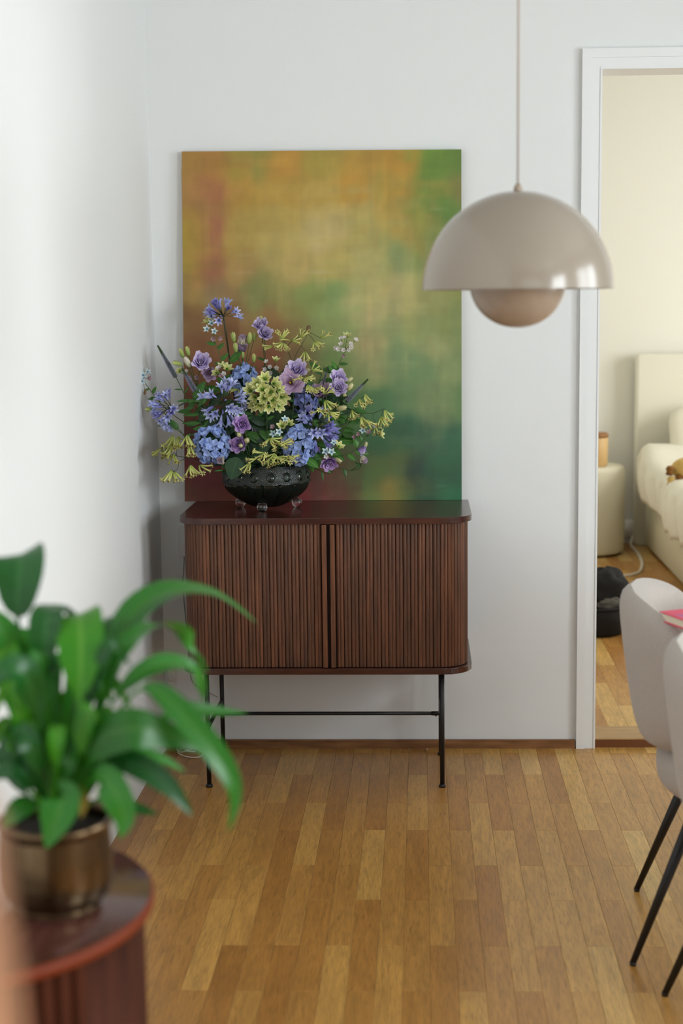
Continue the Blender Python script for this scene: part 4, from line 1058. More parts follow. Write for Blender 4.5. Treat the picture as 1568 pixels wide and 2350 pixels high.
def _paw(mb, bend):
    n = 7; pts = []; p = Vector((0, 0, 0)); a = 0
    for i in range(n):
        pts.append(p.copy()); a += bend/n; p = p + Vector((math.sin(a), 0, math.cos(a)))*(.034/n)
    mb.tube(pts, [.0009, .0018, .0021, .0022, .0022, .0021, .0024], 8, 0)
    T = (pts[-1]-pts[-2]).normalized(); q = T.to_track_quat('Z', 'Y').to_matrix().to_4x4(); q.translation = pts[-1]
    b2 = MB()
    for k in range(6): petal(b2, k*math.pi/3, .0075, .0032, .3, 1.7, .1, 0, .0022, -.001, 2, 3)
    mb.add([q @ v for v in b2.v], b2.f, 0, [(.5, 1)]*len(b2.v))
    for k in range(4): mb.tube([q @ Vector((.001*math.cos(k*1.6), .001*math.sin(k*1.6), 0)), q @ Vector((.0016*math.cos(k*1.6), .0016*math.sin(k*1.6), .006))], .0005, 4, 1)
PAW_F = [mk('floret', lambda m, b=b: _paw(m, b), [PAW, BROWNBUD]) for b in (.25, .7, 1.1)]
PAW_F2 = [mk('floret', lambda m, b=b: _paw(m, b), [PAW_D, BROWNBUD]) for b in (.25, .7, 1.1)]
def _star(mb, eye=1, L=.0125, W=.0072, op=1.35):
    for k in range(5): petal(mb, k*2*math.pi/5, L, W, .7, op, .12, 0, .001, -.002, 3, 4, 0, 0, .75)
    mb.ball((0, 0, .0012), .0022, 10, 6, eye)
    mb.tube([(0, 0, -.012), (0, 0, -.001)], .0006, 5, 2)
TWE_F = mk('floret', lambda m: _star(m), [TWE, TEAL, GREEN])
WHT_F = mk('floret', lambda m: _star(m, 0, .0105, .009, .8), [WHT, YEL, GREEN])
PNK_F = mk('floret', lambda m: _star(m, 0, .0105, .008, .7), [PNK, YEL, GREEN])
def _hel(mb):
    for k in range(3): petal(mb, k*2*math.pi/3, .021, .0150, .75, .95, .18, 0, .001, -.006, 4, 5, .0004, k, .62)
    for k in range(3): petal(mb, k*2*math.pi/3 + 1.05, .021, .0140, .65, .85, .18, 0, .001, -.006, 4, 5, .0004, k, .62)
    mb.ball((0, 0, -.001), .0028, 8, 6, 1, (1, 1, 1.8))
    mb.tube([(0, 0, -.020), (0, 0, -.005)], .0009, 5, 1)
HEL_F = mk('floret', _hel, [HEL, LEAFLT])
def leaf_mesh(m, L=.05, W=.022, bend=.5, fold=.18):
    mb = MB(); nv = 8
    pts = [(0, 0)]; x = z = 0
    for j in range(nv):
        a = bend*((j+.5)/nv); x += math.sin(a)*L/nv; z += math.cos(a)*L/nv; pts.append((x, z))
    def fn(u, v):
        k = min(int(v*nv + 1e-6), nv); w = W*.5*(math.sin(math.pi*min(1, .04 + .96*v**.75))**.8 if v < 1 else .02)
        e = abs(2*u-1); return Vector((pts[k][0] + fold*w*e*1.5, w*(2*u-1), pts[k][1]))
    mb.grid(fn, 4, nv); return mb.mesh('leaf', [m])
LF = {'g': leaf_mesh(LEAFG), 'd': leaf_mesh(LEAFDK, .07, .034), 'l': leaf_mesh(LEAFLT, .042, .020), 'n': leaf_mesh(LEAFG, .06, .013), 'r': leaf_mesh(LEAFDK, .075, .066, .35, .08), 'b': leaf_mesh(LEAFLT, .05, .024, .2)}

# ------------------------------------------------------------------ stems
rb = random.Random(17)
CAMV = Vector((0, -1, .12))
def stem_path(end, out, n=22):
    ang = math.atan2(end.y - BWC.y, end.x - BWC.x); rr_ = rb.uniform(.01, .05)
    base = Vector((BWC.x + rr_*math.cos(ang + rb.uniform(-.6, .6)), BWC.y + rr_*math.sin(ang + rb.uniform(-.6, .6)), zb + .02 + rb.uniform(0, .02)))
    hor = Vector((end.x - BWC.x, end.y - BWC.y, 0)); hl = hor.length
    k = min(1, .082/hl) if hl > 1e-6 else 0
    rim = Vector((BWC.x + hor.x*k, BWC.y + hor.y*k, zr + .012))
    c2 = end - out*.35*(end - rim).length
    pts = spline([base, rim, c2, end] if (end-rim).length > .05 else [base, (base+end)/2 + Vector((0, 0, .01)), end], n)
    return pts
def stem(t, end, out, r=.0017, m=None, taper=.75):
    P = stem_path(Vector(end), Vector(out).normalized())
    mb = MB(); mb.tube(P, [r*(1 - (1-taper)*i/(len(P)-1)) for i in range(len(P))], 6)
    obj('stem', mb, m or GREEN, t); return P
def flower(name, label, cat, group=None):
    loc = Vector((BWC.x + rb.uniform(-.03, .03), BWC.y + rb.uniform(-.03, .03), zb + .02))
    return thing(name, loc, label, cat, group)
def leaves_on(t, P, spec, kinds='g'):
    for (f, sc, side) in spec:
        i = min(len(P)-2, int(f*(len(P)-1))); p = P[i]; T = (P[i+1]-P[i]).normalized()
        S = T.cross(CAMV).normalized()*side
        d = (S*.9 + T*.55 + CAMV*rb.uniform(-.1, .35)).normalized()
        z = d; x = (Vector((0, -.7, .5)) - z*z.dot(Vector((0, -.7, .5)))).normalized()*-1; y = z.cross(x)
        Mx = Matrix((x, y, z)).transposed().to_4x4(); Mx.translation = p
        put('leaf', LF[rb.choice(kinds)], t, Mx @ Matrix.Scale(sc, 4))
def leaf_at(t, u, v, y, d, sc, kind, roll=0, face=(0, -.8, .5)):
    z = Vector(d).normalized(); f = Vector(face); x = (f - z*z.dot(f)).normalized()*-1; yv = z.cross(x)
    Mx = Matrix((x, yv, z)).transposed().to_4x4(); Mx.translation = at(u, v, y)
    put('leaf', LF[kind], t, Mx @ Matrix.Rotation(roll, 4, 'Z') @ Matrix.Scale(sc, 4))

def agapanthus(label, u, v, y, axis, n, rad=1.0, dark=.3, buds=6, lo=-.35, bias=(0, 0, 0), m=GREEN_D):
    t = flower('agapanthus', label, 'flower'); c = at(u, v, y); ax = Vector(axis).normalized()
    stem(t, c, ax, .0030, m, .9)
    mb = MB(); mb.ball(c, .004, 10, 6); obj('umbel_base', mb, GREEN_D, t)
    k = 0; tries = 0
    while k < n + buds and tries < 900:
        tries += 1
        d = Vector((rb.gauss(0, 1), rb.gauss(0, 1), rb.gauss(0, 1))).normalized()
        if d.dot(ax) < lo or d.y > .55: continue
        d = (d + Vector(bias)).normalized()
        L = rb.uniform(.030, .042)*rad
        is_b = k >= n
        me = AGA_B if is_b else (AGA_F2 if rb.random() < dark else AGA_F)
        put('bud' if is_b else 'floret', me, t, frame(c + d*L, d + Vector((0, 0, -.12)), rb.uniform(0, 6), rb.uniform(.88, 1.08)*rad)); k += 1
def hydrangea(label, u, v, y, R, n, sq=(1, 1, 1), dark=False, axis=(0, -1, .3)):
    t = flower('hydrangea', label, 'flower'); c = at(u, v, y); ax = Vector(axis).normalized()
    stem(t, c - ax*R*.5, ax, .0032, GREEN)
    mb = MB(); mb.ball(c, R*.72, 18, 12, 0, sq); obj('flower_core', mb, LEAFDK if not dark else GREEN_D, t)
    g = math.pi*(3-5**.5)
    for i in range(n):
        z = 1 - 2*(i+.5)/n; r = math.sqrt(1-z*z); a = g*i
        d = Vector((r*math.cos(a), r*math.sin(a), z)); d = (d + Vector((rb.gauss(0, .09), rb.gauss(0, .09), rb.gauss(0, .09)))).normalized()
        if d.y > .45: continue
        p = c + Vector((d.x*sq[0], d.y*sq[1], d.z*sq[2]))*R*rb.uniform(.90, 1.04)
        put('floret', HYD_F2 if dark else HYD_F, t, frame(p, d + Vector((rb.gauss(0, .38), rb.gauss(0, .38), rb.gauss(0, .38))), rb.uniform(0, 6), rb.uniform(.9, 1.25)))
def lisianthus(label, blooms, buds=(), lv=()):
    "blooms: (u, v, y, facing, scale, mesh); buds: (u, v, y, direction, scale, mesh)"
    t = flower('lisianthus', label, 'flower'); P = None
    for (u, v, y, d, sc, me) in blooms:
        d = Vector(d).normalized(); p = at(u, v, y)
        if P is None:
            P = stem(t, p - d*.018*sc, (d*.4 + Vector((0, 0, .8))), .0016)
        else:
            q = P[int(len(P)*.62)]; mb = MB(); mb.tube(spline([q, (q+p)/2 + Vector((0, .004, -.004)), p - d*.018*sc], 10), .0012, 6); obj('side_stem', mb, GREEN, t)
        put('blossom', me, t, frame(p, d, rb.uniform(0, 6), sc*1.16))
    for (u, v, y, d, sc, me) in buds:
        d = Vector(d).normalized(); p = at(u, v, y)
        if P is None: P = stem(t, p - d*.013*sc, d, .0014)
        else:
            q = P[int(len(P)*.7)]; mb = MB(); mb.tube(spline([q, (q+p)/2 - Vector((0, 0, .006)), p - d*.013*sc], 10), .0010, 6); obj('side_stem', mb, GREEN, t)
        put('bud', me, t, frame(p, d, rb.uniform(0, 6), sc*1.15))
    leaves_on(t, P, lv or [(.6, .55, 1), (.75, .5, -1)], 'gn')
    return t
def paw(label, spine, clusters, old=False):
    "spine: branch points (u, v, y); clusters: (u, v, y, n, lean x, scale, hang) tubes fanning from a branch end"
    t = flower('kangaroo_paw', label, 'flower')
    pts = [at(*s) for s in spine]
    P = stem(t, pts[0], (pts[1]-pts[0]) if len(pts) > 1 else Vector((0, 0, 1)), .0013, GREEN_D)
    if len(pts) > 1:
        mb = MB(); mb.tube(spline(pts, 6*len(pts)), .0010, 6); obj('branch', mb, GREEN_D, t)
    for (u, v, y, n, lx, sc, hang) in clusters:
        p = at(u, v, y); near = min(pts, key=lambda q: (q-p).length)
        if (near-p).length > .004:
            mb = MB(); mb.tube(spline([near, (near+p)/2 + Vector((0, 0, .004)), p], 8), .0008, 5); obj('twig', mb, GREEN_D, t)
        for i in range(n):
            f = (i/(max(1, n-1)) - .5)
            d = Vector((lx + f*(1.35 - .75*max(0, hang - .4)), -.35 + rb.uniform(-.4, .4), -hang + rb.uniform(-.15, .25))).normalized()
            roll_ = rb.uniform(-.8, .8)
            put('floret', rb.choice(PAW_F2 if old else PAW_F), t, frame(p + d*.002, d, roll_ + (math.pi if lx < 0 else 0), sc*rb.uniform(1.05, 1.36)))
def cluster(name, label, me, heads, sc=1.0, lv=(), spread=.9, kinds='gl', buds=None):
    "heads: (u, v, y) floret places; stem goes to their mean"
    t = flower(name, label, 'flower'); pts = [at(*h[:3]) for h in heads]
    c = sum(pts, Vector())/len(pts); c = c + Vector((0, .012, -.014))
    P = stem(t, c, (c - BWC) + Vector((0, 0, .05)), .0015)
    for h, p in zip(heads, pts):
        d = (Vector(h[3]) if len(h) > 3 else ((p - c).normalized()*.8 + CAMV*spread)).normalized()
        mb = MB(); mb.tube([c, (c+p)/2 + Vector((0, .002, 0)), p - d*.011*sc], .0006, 5); obj('pedicel', mb, GREEN, t)
        mm_ = h[4] if len(h) > 4 else me
        put('floret', mm_, t, frame(p, d, rb.uniform(0, 6), sc*rb.uniform(1.1, 1.38)))
    for (u, v, y, d, s2, me2) in (buds or []):
        p = at(u, v, y); mb = MB(); mb.tube([c, (c+p)/2, p], .0006, 5); obj('pedicel', mb, GREEN, t); put('bud', me2, t, frame(p, d, 0, s2))
    leaves_on(t, P, lv or [(.6, .5, 1), (.7, .5, -1), (.85, .45, 1)], kinds)
    return t
def veronica(label, base, tip, y0, y1, r=.0062):
    t = flower('veronica', label, 'flower'); a, b = at(base[0], base[1], y0), at(tip[0], tip[1], y1); ax = (b-a).normalized()
    P = stem(t, a, ax, .0016)
    mb = MB(); L = (b-a).length
    mb.tube(spline([a, (a+b)/2 + Vector((0, 0, .002)), b], 12), [r*.55*(1 - .75*(i/12)**1.5) for i in range(13)], 8, 1)
    n = int(L/.0017)*1
    x = ax.orthogonal().normalized(); yv = ax.cross(x)
    for i in range(n*5):
        f = (i+.5)/(n*5); an = i*2.39996
        d = (x*math.cos(an) + yv*math.sin(an)); rr_ = r*(1 - .72*f**1.7)
        p = a + (b-a)*f + d*rr_*.5; q = p + (d*.9 + ax*.45)*rr_*.72
        s1 = d.cross(ax)*.0015; s2 = ax*.0015
        mb.add([p - s1, p + s1, p + s2, q], [(0, 1, 3), (1, 2, 3), (2, 0, 3)], 0 if f < .74 + .06*math.sin(i*7.0) else 1, [(.5, 0)]*3 + [(.5, 1)])
    obj('flower_spike', mb, [VER, VGRN], t, False)
    leaves_on(t, P, [(.62, .55, 1), (.7, .6, -1), (.82, .5, 1), (.9, .45, -1)], 'gn')

F = (0, -1, .15)
# --- agapanthus
agapanthus('blue agapanthus standing tallest, on a straight dark stem above the bouquet', 513, 728, 4.74, (-.1, -.15, 1), 15, .90, .4, 16, -.1, (-.12, 0, .0))
agapanthus('blue agapanthus leaning out to the left over the pale wall', 393, 938, 4.66, (-.8, -.3, -.1), 19, .98, .35, 7, -.25, (-.25, 0, -.15))
agapanthus('large pale blue agapanthus facing forward left of the cream bells', 512, 925, 4.60, (0, -.9, .1), 20, 1.10, .1, 9, -.25, (0, 0, -.15))
agapanthus('dark violet agapanthus pointing right above the right blue hydrangea', 722, 985, 4.61, (.55, -.5, .1), 18, 1.05, .6, 10, -.35, (.2, 0, 0))
# --- hydrangea
hydrangea('round blue hydrangea head at the left of the bowl rim', 487, 1021, 4.60, .053, 120)
hydrangea('blue hydrangea head hanging over the right of the bowl rim', 686, 1023, 4.60, .048, 115, (.92, 1, 1.15))
hydrangea('small blue hydrangea head behind the cream bells, upper middle', 562, 872, 4.70, .036, 66, (1, 1, 1.25))
hydrangea('darker violet blue hydrangea head right of the cream bells', 702, 925, 4.70, .038, 70, (.9, 1, 1.5), True)
# --- lisianthus
lisianthus('purple lisianthus with white and green buds at the upper left', [(461, 829, 4.68, (.2, -.9, .35), .92, LIS_F), (480, 858, 4.72, (.1, -.8, -.2), .72, LIS_FP)],
  [(430, 831, 4.67, (-.3, -.6, .7), 1.35, BUD_W), (417, 810, 4.68, (-.35, 0, .9), 1.0, BUD_G), (431, 806, 4.69, (-.2, 0, 1), 1.0, BUD_G), (407, 834, 4.66, (-1, -.1, .25), 1.0, BUD_G)])
lisianthus('pair of small lilac lisianthus high on a thin stem, top middle', [(597, 744, 4.74, (-.1, -.75, .65), .74, LIS_F), (609, 764, 4.73, (.3, -.85, .35), .74, LIS_F)], [(600, 732, 4.75, (0, -.2, 1), .6, BUD_G)])
lisianthus('half open cream and lilac lisianthus with several green buds, upper middle', [(557, 778, 4.73, (0, -.25, 1), .72, LIS_FW), (555, 797, 4.74, (.2, -.5, .8), .62, LIS_FP)],
  [(536, 774, 4.73, (-.15, 0, 1), 1.05, BUD_G), (541, 798, 4.72, (-.1, 0, 1), 1.0, BUD_G), (573, 776, 4.72, (.12, 0, 1), 1.15, BUD_G), (584, 773, 4.74, (.2, 0, 1), .85, BUD_G), (558, 815, 4.73, (0, 0, 1), .7, BUD_G), (583, 822, 4.72, (.05, 0, 1), .9, BUD_G)])
lisianthus('full violet lisianthus at the centre with the pink one beneath it', [(681, 848, 4.64, (.1, -.85, .45), .98, LIS_F)], [(703, 850, 4.66, (.8, -.5, .2), .9, BUD_C)])
lisianthus('open pinkish lisianthus with a yellow eye near the bouquet centre', [(665, 878, 4.61, (-.1, -1, .1), 1.05, LIS_FO)])
lisianthus('two purple lisianthus stacked with cream buds at the right', [(778, 866, 4.66, (.15, -.85, .5), .82, LIS_F), (777, 889, 4.64, (.1, -.95, .2), .82, LIS_F)],
  [(802, 872, 4.66, (.8, -.3, .5), .85, BUD_C), (803, 889, 4.65, (.6, -.4, .6), 1.05, BUD_C), (791, 907, 4.63, (.4, -.8, .1), .7, BUD_C)])
lisianthus('dusty pink lisianthus turned away behind the two purple ones', [(738, 896, 4.69, (-.1, -.55, .6), .95, LIS_FP)], [(784, 937, 4.62, (.9, -.4, .2), 1.15, BUD_C)])
lisianthus('violet lisianthus low in the middle, between the two hydrangeas', [(556, 973, 4.58, (.1, -1, .2), .84, LIS_FV)], [(549, 958, 4.6, (-.6, -.1, .8), .8, BUD_C)])
lisianthus('violet lisianthus with three round cream buds above the bowl rim', [(547, 1019, 4.58, (-.2, -.95, .1), .82, LIS_FV)], [(549, 998, 4.55, (0, -1, .3), .95, BUD_C), (567, 1011, 4.55, (.1, -1, .3), 1.1, BUD_C), (553, 1023, 4.54, (0, -1, .2), .85, BUD_C)])
lisianthus('small white and purple lisianthus bud flower under the left hydrangea', [(507, 1057, 4.55, (-.35, -.9, .1), .56, LIS_FW)])
lisianthus('shaded mauve lisianthus behind the violet ones, centre left', [(590, 996, 4.66, (.3, -.8, .3), .66, LIS_FP)])
lisianthus('violet lisianthus hanging lowest right, beside the dark leaf', [(756, 1064, 4.60, (.1, -.75, -.5), .80, LIS_FV)], [(776, 1056, 4.62, (.7, -.4, -.3), .9, BUD_C)])
lisianthus('pair of pale lilac half open lisianthus farthest right, low', [(833, 1036, 4.68, (.35, -.3, -.9), .66, LIS_FH), (836, 1056, 4.67, (.9, -.3, -.4), .56, LIS_FW)], [(839, 1022, 4.69, (.3, -.3, .7), .8, BUD_C)])
# --- hellebore-like cream bells
hb = [(608, 868), (590, 880), (630, 880), (574, 896), (603, 893), (622, 900), (641, 895), (585, 912), (606, 914), (626, 918), (648, 912), (598, 930), (618, 934), (582, 930), (640, 932)]
cluster('cream_bells', 'cluster of cream green bell flowers at the heart of the bouquet', HEL_F, [(u, v, 4.60 + .00025*abs(u-612) - .0002*(v-860), ((u-611)*.022 + rb.gauss(0, .3), -.9, (900-v)*.016 + rb.gauss(0, .3))) for (u, v) in hb], 1.12, [(.5, .7, 1), (.55, .7, -1), (.7, .6, 1)],
  buds=[(660, 925, 4.62, (.5, -.3, -.8), .9, BUD_B), (590, 945, 4.62, (-.2, -.4, -.8), .9, BUD_B)])
# --- tweedia and other small florets
cluster('tweedia', 'pale blue tweedia sprig farthest left, against the white wall', TWE_F, [(322, 848, 4.70), (329, 861, 4.69), (312, 873, 4.70), (326, 875, 4.68), (339, 853, 4.72, (.6, -.5, .6)), (309, 860, 4.71, (-.8, -.4, .3), PNK_F), (341, 868, 4.71, (.7, -.6, 0), PNK_F)], .85, [(.9, .6, 1), (.84, .6, -1), (.78, .5, 1), (.95, .4, -1)], buds=[(333, 899, 4.68, (-.2, -.2, -1), .7, BUD_B)])
cluster('tweedia', 'pale tweedia sprig below the tallest agapanthus', TWE_F, [(486, 742, 4.70), (475, 755, 4.69), (492, 760, 4.69), (482, 733, 4.71, (-.2, -.3, .9), HEL_F), (476, 738, 4.71, (-.5, -.3, .9), HEL_F), (490, 777, 4.70, (0, -.8, -.2), PNK_F), (504, 776, 4.71, (.5, -.7, -.2), PNK_F)], .85, [(.95, .75, -1), (.9, .7, 1), (.8, .8, 1), (.72, .6, -1)], kinds='lb')
cluster('tweedia', 'white blue tweedia sprig in front, above the right hydrangea', TWE_F, [(654, 962, 4.56), (641, 991, 4.56), (628, 995, 4.57), (627, 980, 4.58, (-.3, -.8, .3), PNK_F), (664, 972, 4.58, (.4, -.6, .6), HEL_F), (648, 977, 4.58, (0, -.8, .6), HEL_F)], .86, [(.8, .6, 1), (.85, .5, -1), (.7, .7, -1)], kinds='lb')
cluster('tweedia', 'white blue tweedia sprig low right, above the hanging violet lisianthus', TWE_F, [(766, 1016, 4.57), (748, 1036, 4.57), (761, 1037, 4.56), (733, 1031, 4.6, (-.3, -.7, .2), PNK_F), (716, 1053, 4.6, (-.4, -.8, 0), PNK_F), (749, 1047, 4.57, (0, -1, -.2), WHT_F), (778, 1024, 4.6, (.4, -.4, .5), HEL_F)], .86, kinds='lb')
cluster('tweedia', 'dusty pink and white tweedia sprig reaching out right', PNK_F, [(815, 1003, 4.66), (824, 997, 4.66), (833, 988, 4.66, (0, -.9, .3), TWE_F), (846, 992, 4.66), (860, 977, 4.66, (.2, -.9, .3), WHT_F), (874, 996, 4.67, (.9, -.2, .1), HEL_F)], .80, [(.8, .9, 1), (.86, .9, -1), (.7, .8, 1), (.95, .5, -1)], kinds='lb')
cluster('stock_flower', 'white stock spray standing upper right on a leafy stem', WHT_F, [(783, 778, 4.72), (791, 776, 4.72), (816, 781, 4.73), (783, 790, 4.71), (778, 801, 4.70), (772, 799, 4.71), (789, 803, 4.70), (805, 790, 4.71), (805, 797, 4.71), (800, 803, 4.71), (788, 816, 4.70, (.2, -.9, -.2), PNK_F), (797, 771, 4.73, (.1, -.3, 1), HEL_F)], .80, [(.62, .6, 1), (.72, .7, 1), (.78, .7, -1), (.84, .6, -1), (.9, .6, 1)], kinds='gb')
cluster('stock_flower', 'small white stock spray left of the central violet lisianthus', WHT_F, [(612, 831, 4.72), (620, 843, 4.71), (609, 848, 4.71), (634, 845, 4.71), (621, 855, 4.71), (633, 826, 4.72, (.2, -.3, .9), HEL_F)], .78, kinds='lb')
cluster('stock_flower', 'cream pink stock spray right of the upper left lisianthus', WHT_F, [(503, 845, 4.68), (514, 858, 4.67), (508, 862, 4.67, (0, -1, .2), PNK_F), (522, 846, 4.68, (.3, -.6, .7), HEL_F), (497, 856, 4.68, (-.5, -.6, .5), HEL_F), (512, 840, 4.69, (0, -.3, 1), HEL_F), (538, 878, 4.66, (.1, -1, 0), PNK_F)], .85, kinds='lb')
cluster('stock_flower', 'tiny white stock florets behind the left veronica spikes', WHT_F, [(428, 853, 4.72), (439, 866, 4.72, (0, -1, 0), PNK_F), (452, 866, 4.72, (0, -1, 0), PNK_F), (413, 852, 4.72, (-.4, -.6, .5), HEL_F)], .78)
# --- veronica
veronica('long upright veronica spike at the far left', (404, 866), (362, 793), 4.68, 4.68, .0100)
veronica('curved veronica spike crossing in front of the rust corner', (449, 898), (418, 846), 4.66, 4.66, .0100)
veronica('slim veronica spike pointing up right against the green paint', (795, 922), (845, 870), 4.68, 4.72, .0088)
veronica('short veronica spike between the pale agapanthus and cream bells', (560, 945), (556, 893), 4.60, 4.585, .0088)
veronica('thin veronica spike rising beside the stock spray stem', (742, 880), (752, 845), 4.70, 4.71, .0048)
# --- kangaroo paw
paw('olive kangaroo paw drooping lowest at the left edge', [(440, 1052, 4.60), (405, 1046, 4.58), (378, 1036, 4.57), (372, 1030, 4.57)],
  [(372, 1026, 4.57, 5, -.35, .9, .75), (398, 998, 4.57, 7, -.2, 1.15, 1.0), (409, 1000, 4.58, 4, .1, 1.05, 1.0), (392, 1020, 4.56, 7, -.15, 1.15, 1.1), (398, 1040, 4.56, 4, .05, .9, 1.0)], True)
paw('yellow green kangaroo paw with fresh tips hanging low left', [(430, 1050, 4.60), (412, 1060, 4.58), (408, 1075, 4.57), (398, 1084, 4.56)],
  [(394, 1078, 4.56, 7, -.15, 1.05, 1.0), (401, 1082, 4.56, 4, .3, .9, .8), (430, 997, 4.57, 7, 0, 1.1, 1.0), (436, 1020, 4.57, 7, .1, 1.1, .9), (438, 1066, 4.57, 5, .05, 1.05, 1.0), (458, 1066, 4.57, 3, .5, 1.0, .6)])
paw('pale yellow kangaroo paw fanned at the top right of centre', [(665, 815, 4.71), (660, 795, 4.70), (675, 780, 4.70), (700, 762, 4.71)],
  [(650, 786, 4.69, 8, -.15, .85, .3), (648, 780, 4.70, 5, .0, .85, -1.0), (668, 782, 4.69, 5, .5, .85, .1), (690, 775, 4.70, 5, .6, .8, -.6), (722, 783, 4.70, 5, .5, .85, .5), (735, 776, 4.70, 4, .8, .85, -.2), (700, 805, 4.71, 5, .1, .85, .9), (628, 793, 4.71, 4, -.8, .8, .2)])
paw('yellow kangaroo paw between the central and the right lisianthus', [(700, 905, 4.63), (702, 885, 4.62), (712, 872, 4.62)],
  [(698, 868, 4.61, 6, .2, .85, .1), (706, 882, 4.60, 6, .3, .9, .7), (722, 890, 4.60, 4, .7, .85, .2), (715, 852, 4.63, 4, .9, .8, -.5)])
paw('yellow green kangaroo paw below the dusty pink lisianthus', [(735, 955, 4.62), (742, 930, 4.60), (750, 915, 4.60)],
  [(748, 905, 4.60, 5, .1, .85, -.6), (748, 918, 4.58, 6, .35, .9, .6), (735, 942, 4.58, 6, .3, .9, .2), (755, 945, 4.58, 5, .6, .85, .5)])
paw('yellow kangaroo paw on a dark branching twig reaching farthest right', [(775, 978, 4.66), (805, 966, 4.66), (815, 945, 4.66), (822, 925, 4.66), (838, 905, 4.66)],
  [(838, 903, 4.66, 4, .15, .85, 1.0), (826, 914, 4.66, 5, 0, .85, 1.0), (808, 940, 4.66, 5, .1, .8, 1.0), (830, 955, 4.65, 6, .15, .9, 1.0), (842, 962, 4.65, 4, .5, .85, .9)])
paw('outermost yellow kangaroo paw of two drooping fingers clusters at the right', [(800, 972, 4.67), (822, 950, 4.67), (855, 948, 4.67), (880, 940, 4.67)],
  [(883, 940, 4.67, 4, .4, .95, .8), (876, 954, 4.67, 6, .1, .95, 1.0), (862, 978, 4.67, 6, 0, .7, 1.0)])
paw('yellow kangaroo paw lying over the front rim of the bowl', [(625, 1045, 4.57), (618, 1030, 4.55), (612, 1040, 4.54)],
  [(620, 1005, 4.55, 7, .2, .9, .3), (608, 1038, 4.54, 7, -.4, .95, .3), (590, 1052, 4.54, 5, -.5, .85, .3), (622, 1048, 4.54, 7, .3, .95, .25), (574, 1060, 4.55, 4, -.3, .9, .8), (634, 1018, 4.55, 5, .6, .85, .2)])
paw('yellow green kangaroo paw spread left of the right hydrangea', [(650, 1055, 4.56), (645, 1040, 4.55), (650, 1030, 4.54)],
  [(648, 1022, 4.54, 5, .5, .9, -.2), (642, 1048, 4.54, 7, .35, .95, .1), (655, 1050, 4.53, 4, .8, .95, .2), (632, 1040, 4.54, 5, -.3, .85, .6)])
paw('small yellow kangaroo paw beside the small blue hydrangea', [(560, 905, 4.66), (552, 895, 4.64)], [(548, 893, 4.63, 4, -.6, .85, .2), (556, 900, 4.63, 4, .5, .8, -.1), (572, 892, 4.64, 3, .6, .8, -.3)])
# --- brown bud on its own twig
t = flower('brown_bud_twig', 'single brown bud on a thin twig above the yellow paw', 'flower')
p = at(708, 756, 4.71); stem(t, p - Vector((.002, 0, .012)), Vector((.4, 0, .9)), .0010, GREEN_D); put('bud', BUD_B, t, frame(p, (.1, -.1, 1), 0, .95))
# --- foliage sprigs filling the bowl
def sprig(label, u, v, y, spec, kinds='g', r=.0014):
    t = flower('leafy_sprig', label, 'foliage'); p = at(u, v, y)
    P = stem(t, p, (p - BWC) + Vector((0, 0, .06)), r, GREEN)
    leaves_on(t, P, spec, kinds); return t
t = sprig('large round dark leaf hanging over the left of the bowl', 540, 1060, 4.57, [(.9, .6, 1)], 'd'); leaf_at(t, 545, 1050, 4.555, (-.25, -.25, -.8), .95, 'r', 0, (0, -1, .15))
t = sprig('pointed green leaf hanging over the right of the bowl', 700, 1050, 4.60, [(.9, .5, 1)], 'd'); leaf_at(t, 702, 1050, 4.585, (.75, -.3, -.55), 1.05, 'b', 0, (0, -.9, .4))
t = sprig('smooth oval green leaf sticking out left under the left agapanthus', 408, 980, 4.64, [(.8, .5, 1)], 'g'); leaf_at(t, 410, 985, 4.64, (-.75, -.2, .75), .95, 'g', 0, (-.2, -.9, .3))
t = sprig('slim leaf with pale green bud left of the left agapanthus', 372, 942, 4.67, [(.95, .5, 1), (.85, .8, -1)], 'n'); put('bud', BUD_G, t, frame(at(343, 940, 4.66), (-1, -.1, .15), 0, 1.0))
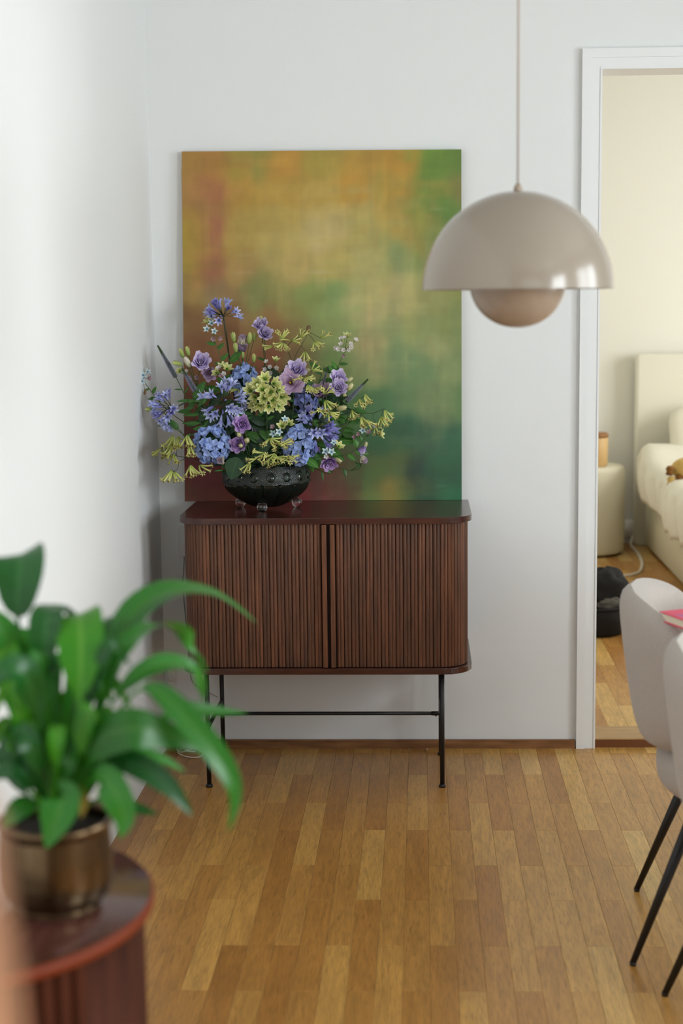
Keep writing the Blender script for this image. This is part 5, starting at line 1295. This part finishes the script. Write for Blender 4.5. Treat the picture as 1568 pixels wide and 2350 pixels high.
spr = [(455, 960, 4.66, 'dark narrow leafy sprig left, above the left hydrangea', 'nd'), (440, 905, 4.68, 'leafy sprig under the two left veronica spikes', 'gn'), (525, 820, 4.74, 'leafy sprig along the tall agapanthus stem', 'gb'),
  (610, 965, 4.66, 'dark leafy sprig in the shade below the cream bells', 'd'), (640, 955, 4.68, 'broad leafed sprig behind the front tweedia', 'd'), (585, 950, 4.68, 'dark leafy sprig behind the low violet lisianthus', 'dg'),
  (770, 935, 4.68, 'leafy sprig behind the right lisianthus pair', 'gd'), (800, 960, 4.70, 'leafy sprig under the far right kangaroo paw', 'gb'), (720, 940, 4.70, 'dark leafy sprig behind the right agapanthus', 'd'),
  (500, 960, 4.68, 'dark leafy sprig behind the left hydrangea', 'd'), (540, 1040, 4.62, 'dark leafy sprig at the bowl rim, left of centre', 'd'), (600, 1035, 4.64, 'dark leafy sprig at the bowl rim, centre', 'd'), (665, 985, 4.68, 'dark leafy sprig behind the right hydrangea', 'd'),
  (560, 850, 4.74, 'leafy sprig below the green lisianthus buds', 'gn'), (745, 840, 4.73, 'leafy sprig below the white stock spray', 'gb'), (645, 850, 4.74, 'leafy sprig behind the pink lisianthus', 'dg')]
spr += [(470, 905, 4.70, 'leafy sprig behind the pale blue agapanthus, left side', 'gd'), (430, 930, 4.70, 'leafy sprig between the left agapanthus and the rust paint', 'gn'), (475, 975, 4.64, 'dark leafy sprig just above the left hydrangea', 'gd'),
  (600, 1000, 4.62, 'dark leafy sprig beside the low violet lisianthus', 'dg'), (630, 1010, 4.62, 'dark leafy sprig under the front tweedia', 'dg'), (575, 1045, 4.60, 'dark leafy sprig on the rim beside the lying yellow paw', 'd'),
  (810, 935, 4.71, 'leafy sprig below the right veronica spike', 'gn'), (790, 990, 4.69, 'leafy sprig below the right agapanthus', 'gb'), (745, 905, 4.71, 'leafy sprig behind the dusty pink lisianthus', 'gd'), (680, 905, 4.72, 'dark leafy sprig under the pink lisianthus', 'd'),
  (590, 870, 4.73, 'leafy sprig beside the small blue hydrangea', 'gd'), (500, 880, 4.72, 'leafy sprig below the cream pink stock spray', 'gb'), (730, 1015, 4.66, 'leafy sprig behind the low right tweedia', 'gd')]
for (u, v, y, lb, kd) in spr:
    sprig(lb, u, v, y, [(f, rb.uniform(.8, 1.3), s) for (f, s) in ((.35, 1), (.42, -1), (.52, 1), (.6, -1), (.68, 1), (.76, -1), (.84, 1), (.92, -1), (.97, 1))], kd)
